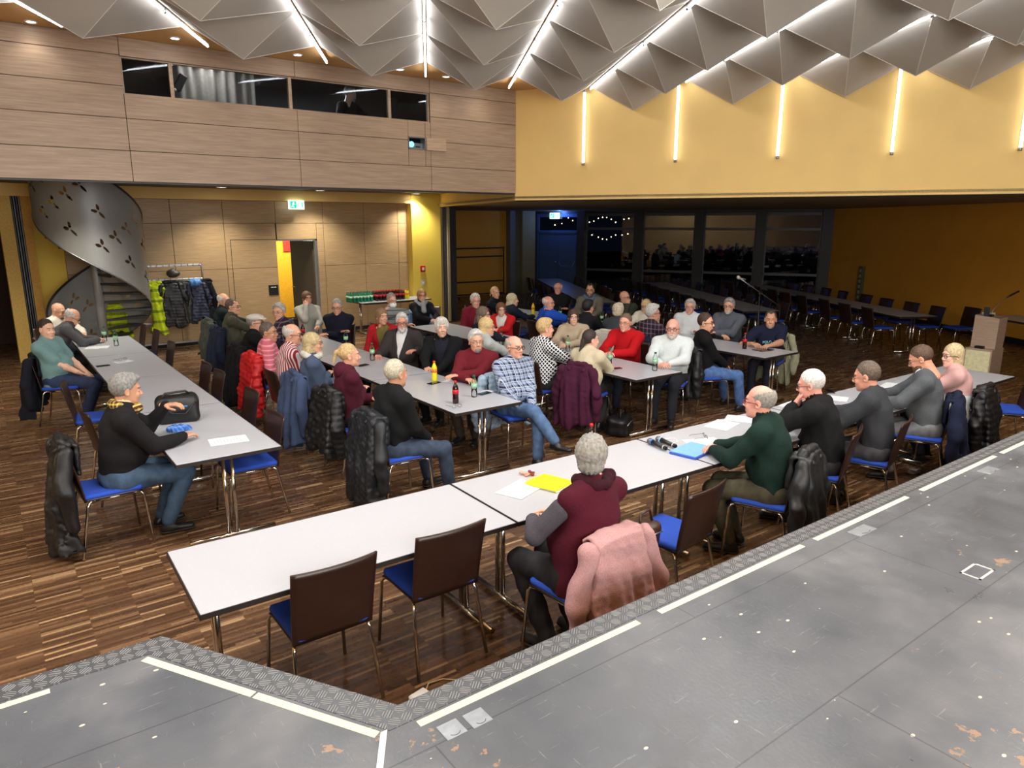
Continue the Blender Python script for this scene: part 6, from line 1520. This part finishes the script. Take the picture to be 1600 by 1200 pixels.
def specs(x, y, lab, rz=0.):
    q = onT(x, y); g = MB()
    for s in (-1, 1): g.tube([(s*.033+.022*math.cos(a), .017*math.sin(a)*.25, .018+.016*math.sin(a)) for a in np.linspace(0, 6.28, 14, endpoint=False)], .0022, 5, closed=True); g.tube([(s*.055, 0, .02), (s*.06, .1, .012), (s*.055, .12, .003)], .002, 5)
    g.tube([(-.011, 0, .02), (.011, 0, .02)], .002, 5); r = g.build('reading_glasses', mat('glasses_metal', (120, 112, 104), .3, .8, var=0), loc=(q[0], q[1], TZ+.0), rz=rz); tag(r, lab, 'glasses')
specs(714, 637, 'reading glasses lying in front of the cola bottle'); specs(1102, 684, 'reading glasses beside the hands of the man in green', 1.); specs(192, 563, 'glasses on the half sheet on the left row', .4)
def phone(x, y, rz, lab, sx=.15, sy=.075, m=M_phone, name='phone', cat='phone'):
    q = onT(x, y); r = empty(name, (q[0], q[1], TZ), rz, lab, cat); MB().bbox((-sx/2, -sy/2, 0), (sx/2, sy/2, .009), .003).build('casing', m, r); MB().box((-sx/2+.006, -sy/2+.006, .009), (sx/2-.006, sy/2-.006, .0096)).build('screen', mat('screen_black', (8, 8, 12), .08, var=0), r)
phone(161, 572, .1, 'black phone lying across the left row'); phone(567, 571, .3, 'black phone beside the ponytailed woman'); phone(678, 599, .25, 'black phone under the yellow drink bottle'); phone(757, 615, .2, 'black phone right of the green-capped bottle'); phone(962, 576, -.3, 'phone with dark red cover before the cream-sweater woman', m=mat('phone_case_red', (110, 20, 34), .5)); phone(1192, 547, -.15, 'black tablet before the man in the navy T-shirt', .25, .18, name='tablet', cat='tablet'); phone(1411, 607, .2, 'dark phone near the bearded man in grey', .14, .07); phone(1297, 612, .8, 'dark case beside the man in the dark grey suit', .16, .06, name='pen_case', cat='case')
q = onT(1437, 597); r = empty('drinking_glass', (q[0], q[1], TZ), 0, 'clear drinking glass before the bearded man in grey', 'glass'); MB().lathe([(.002, .004), (.03, .004), (.034, .12), (.037, .12), (.033, .0), (.002, .0)], 16).build('glass_body', M_clear, r)
# black bag, handkerchief
q = onT(284, 662); r = empty('camera_bag', (q[0]+.0, q[1]+.12, TZ), -.15, 'black holdall bag standing on the left row', 'bag'); M_bag = mat('bag_black', (16, 16, 18), .45, 0, .3, 60, bump=.3)
g = SDF((-.26, -.2, -.02), (.26, .2, .34), .01); g.rbox((0, 0, .115), (.18, .11, .115), .05, 0); g.rbox((0, 0, .205), (.15, .085, .035), .03, .03); g.disp(folds(77, .009, 24)); g.plane(lambda P: -P[..., 2], 0); V, F = g.mesh(); np_obj('bag_body', [(V, F, 0)], M_bag, r)
MB().tube([(-.13, -.05, .22), (-.09, -.03, .27), (.08, -.01, .275), (.13, 0, .225)], .011, 8).build('handle', M_bag, r); MB().tube([(-.15, -.115, .2), (-.05, -.12, .1), (.06, -.125, .09), (.15, -.115, .19)], .008, 6).build('shoulder_strap', M_bag, r); MB().bbox((.05, -.121, .15), (.08, -.108, .165), .002).build('small_blue_tag', mat('tag_blue', (50, 120, 200), .4, var=0), r)
q = onT(281, 672); g = SDF((-.15, -.12, -.01), (.15, .12, .1), .007); g.ell((0, 0, .0), (.105, .06, .045), 0); g.ell((-.05, .01, .0), (.05, .05, .05), .02); g.disp(folds(31, .014, 60)); g.plane(lambda P: -P[..., 2], 0); V, F = g.mesh(); o = np_obj('handkerchief', [(V, F, 0)], plaid('blue_kerchief', (50, 92, 176), (120, 160, 214), None, 28, .3)); o.location = (q[0], q[1], TZ); tag(o, 'crumpled blue checked handkerchief below the black bag', 'cloth')
# bags on the floor and on chairs
def soft_bag(x, y, z, rz, size, col, lab, name='backpack', sd=1):
    r = empty(name, (x, y, z), rz, lab, 'bag'); m = mat('bag_%d_%d_%d' % col, col, .4, 0, .3, 40, bump=.4); a, b, c = size
    g = SDF((-a-.08, -b-.08, -.02), (a+.08, b+.08, c*2+.1), .012); g.rbox((0, 0, c), (a, b, c), min(a, b, c)*.7, 0); g.disp(folds(sd, .014, 22)); g.plane(lambda P: -P[..., 2], 0); V, F = g.mesh(); np_obj('bag_body', [(V, F, 0)], m, r)
    MB().tube([(-a*.6, -b*.3, c*1.8), (-a*.4, -b*.2, c*2+.08), (a*.4, -b*.2, c*2+.08), (a*.6, -b*.3, c*1.8)], .009, 6).build('handle', m, r); MB().tube([(-a*.7, -b-.004, c*1.3), (0, -b-.012, c*1.5), (a*.7, -b-.004, c*1.3)], .005, 5).build('zip', M_alu, r); return r
q = at(968, 678, 0); soft_bag(q[0], q[1], 0, .5, (.2, .13, .12), (20, 20, 24), 'black backpack on the floor by the third row', sd=5)
q = at(1003, 832, .6); soft_bag(q[0], q[1], .495, .2, (.13, .09, .085), (58, 36, 26), 'brown leather handbag on the chair seat behind the pink coat', 'handbag', 9)
q = at(583, 505, .7); soft_bag(4.95, 9.45, .47, .3, (.14, .08, .14), (170, 20, 50), 'crimson bag hanging by the woman in the red jacket', 'handbag', 12)
q = at(1333, 600, 0); r = empty('floor_cable_cover', (q[0], q[1], 0), .3, 'small black socket plug lying on the open floor', 'plug'); MB().bbox((-.05, -.035, 0), (.05, .035, .035), .012).build('plug_body', M_black, r); MB().tube([(.05, 0, .012), (.09, .02, .006), (.13, .0, .005)], .005, 5).build('cord', M_black, r)
q = at(655, 1093, 0); r = empty('power_socket', (q[0], q[1], 0), .2, 'white extension socket on the floor at the stage corner', 'socket'); MB().bbox((-.055, -.03, 0), (.055, .03, .04), .01).build('socket_body', M_white, r); MB().tube([(.05, .01, .012), (.12, .06, .006), (.2, .03, .006), (.26, -.06, .006)], .0045, 5).build('cord', mat('cord_beige', (200, 180, 140), .5, var=0), r)
# coats on the rack
RX = lambda x: atY(x, 460, 15.35)[0]
def rack_coat(x, col, lab, kind='plain', length=.85, wid=.17, dy=.14, z0=1.36, **k): coat((RX(x), 15.48+dy), 90, col, lab, kind, length=length, wid=wid, z0=z0, res=.015, seed=int(x), **k)
YG = plaid('hi_vis_yellow', (186, 204, 34), (120, 140, 40), None, 5, .25, horiz_only=True)
rack_coat(243, YG, 'neon yellow-green jacket on the coat rack', length=.95, wid=.12); rack_coat(268, (20, 22, 28), 'black puffer coat with hood on the coat rack', 'puffer', wid=.18, dy=.13); rack_coat(291, (56, 56, 50), 'olive-grey coat on the coat rack', 'shiny', wid=.12, dy=.16)
rack_coat(308, (28, 36, 62), 'navy puffer jacket on the coat rack', 'puffer', wid=.14, dy=.13, length=.75); rack_coat(322, (18, 22, 30), 'long black coat at the right end of the coat rack', wid=.09, dy=.16)
o = coat((RX(180), 15.48+.14), 90, YG, 'neon yellow safety vest seen under the spiral stair', 'plain', length=.5, wid=.13, z0=.98, res=.016, seed=3)
g = SDF((-.16, -.16, -.1), (.16, .16, .16), .01); g.ell((0, 0, .02), (.12, .12, .09), 0); g.disp(folds(4, .01, 40)); V, F = g.mesh(); r = np_obj('hat', [(V, F, 0)], cloth((64, 62, 54), 'shiny')); r.location = (RX(274), 15.36, 1.52); tag(r, 'grey-green hat on top of the black puffer coat at the rack', 'hat')
g = SDF((-.16, -.16, -.1), (.16, .16, .16), .01); g.ell((0, 0, .02), (.11, .09, .08), 0); g.disp(folds(14, .01, 40)); V, F = g.mesh(); r = np_obj('scarf', [(V, F, 0)], cloth((84, 140, 210), 'shiny')); r.location = (RX(304), 15.22, 1.33); tag(r, 'light blue scarf on the navy puffer jacket', 'scarf')
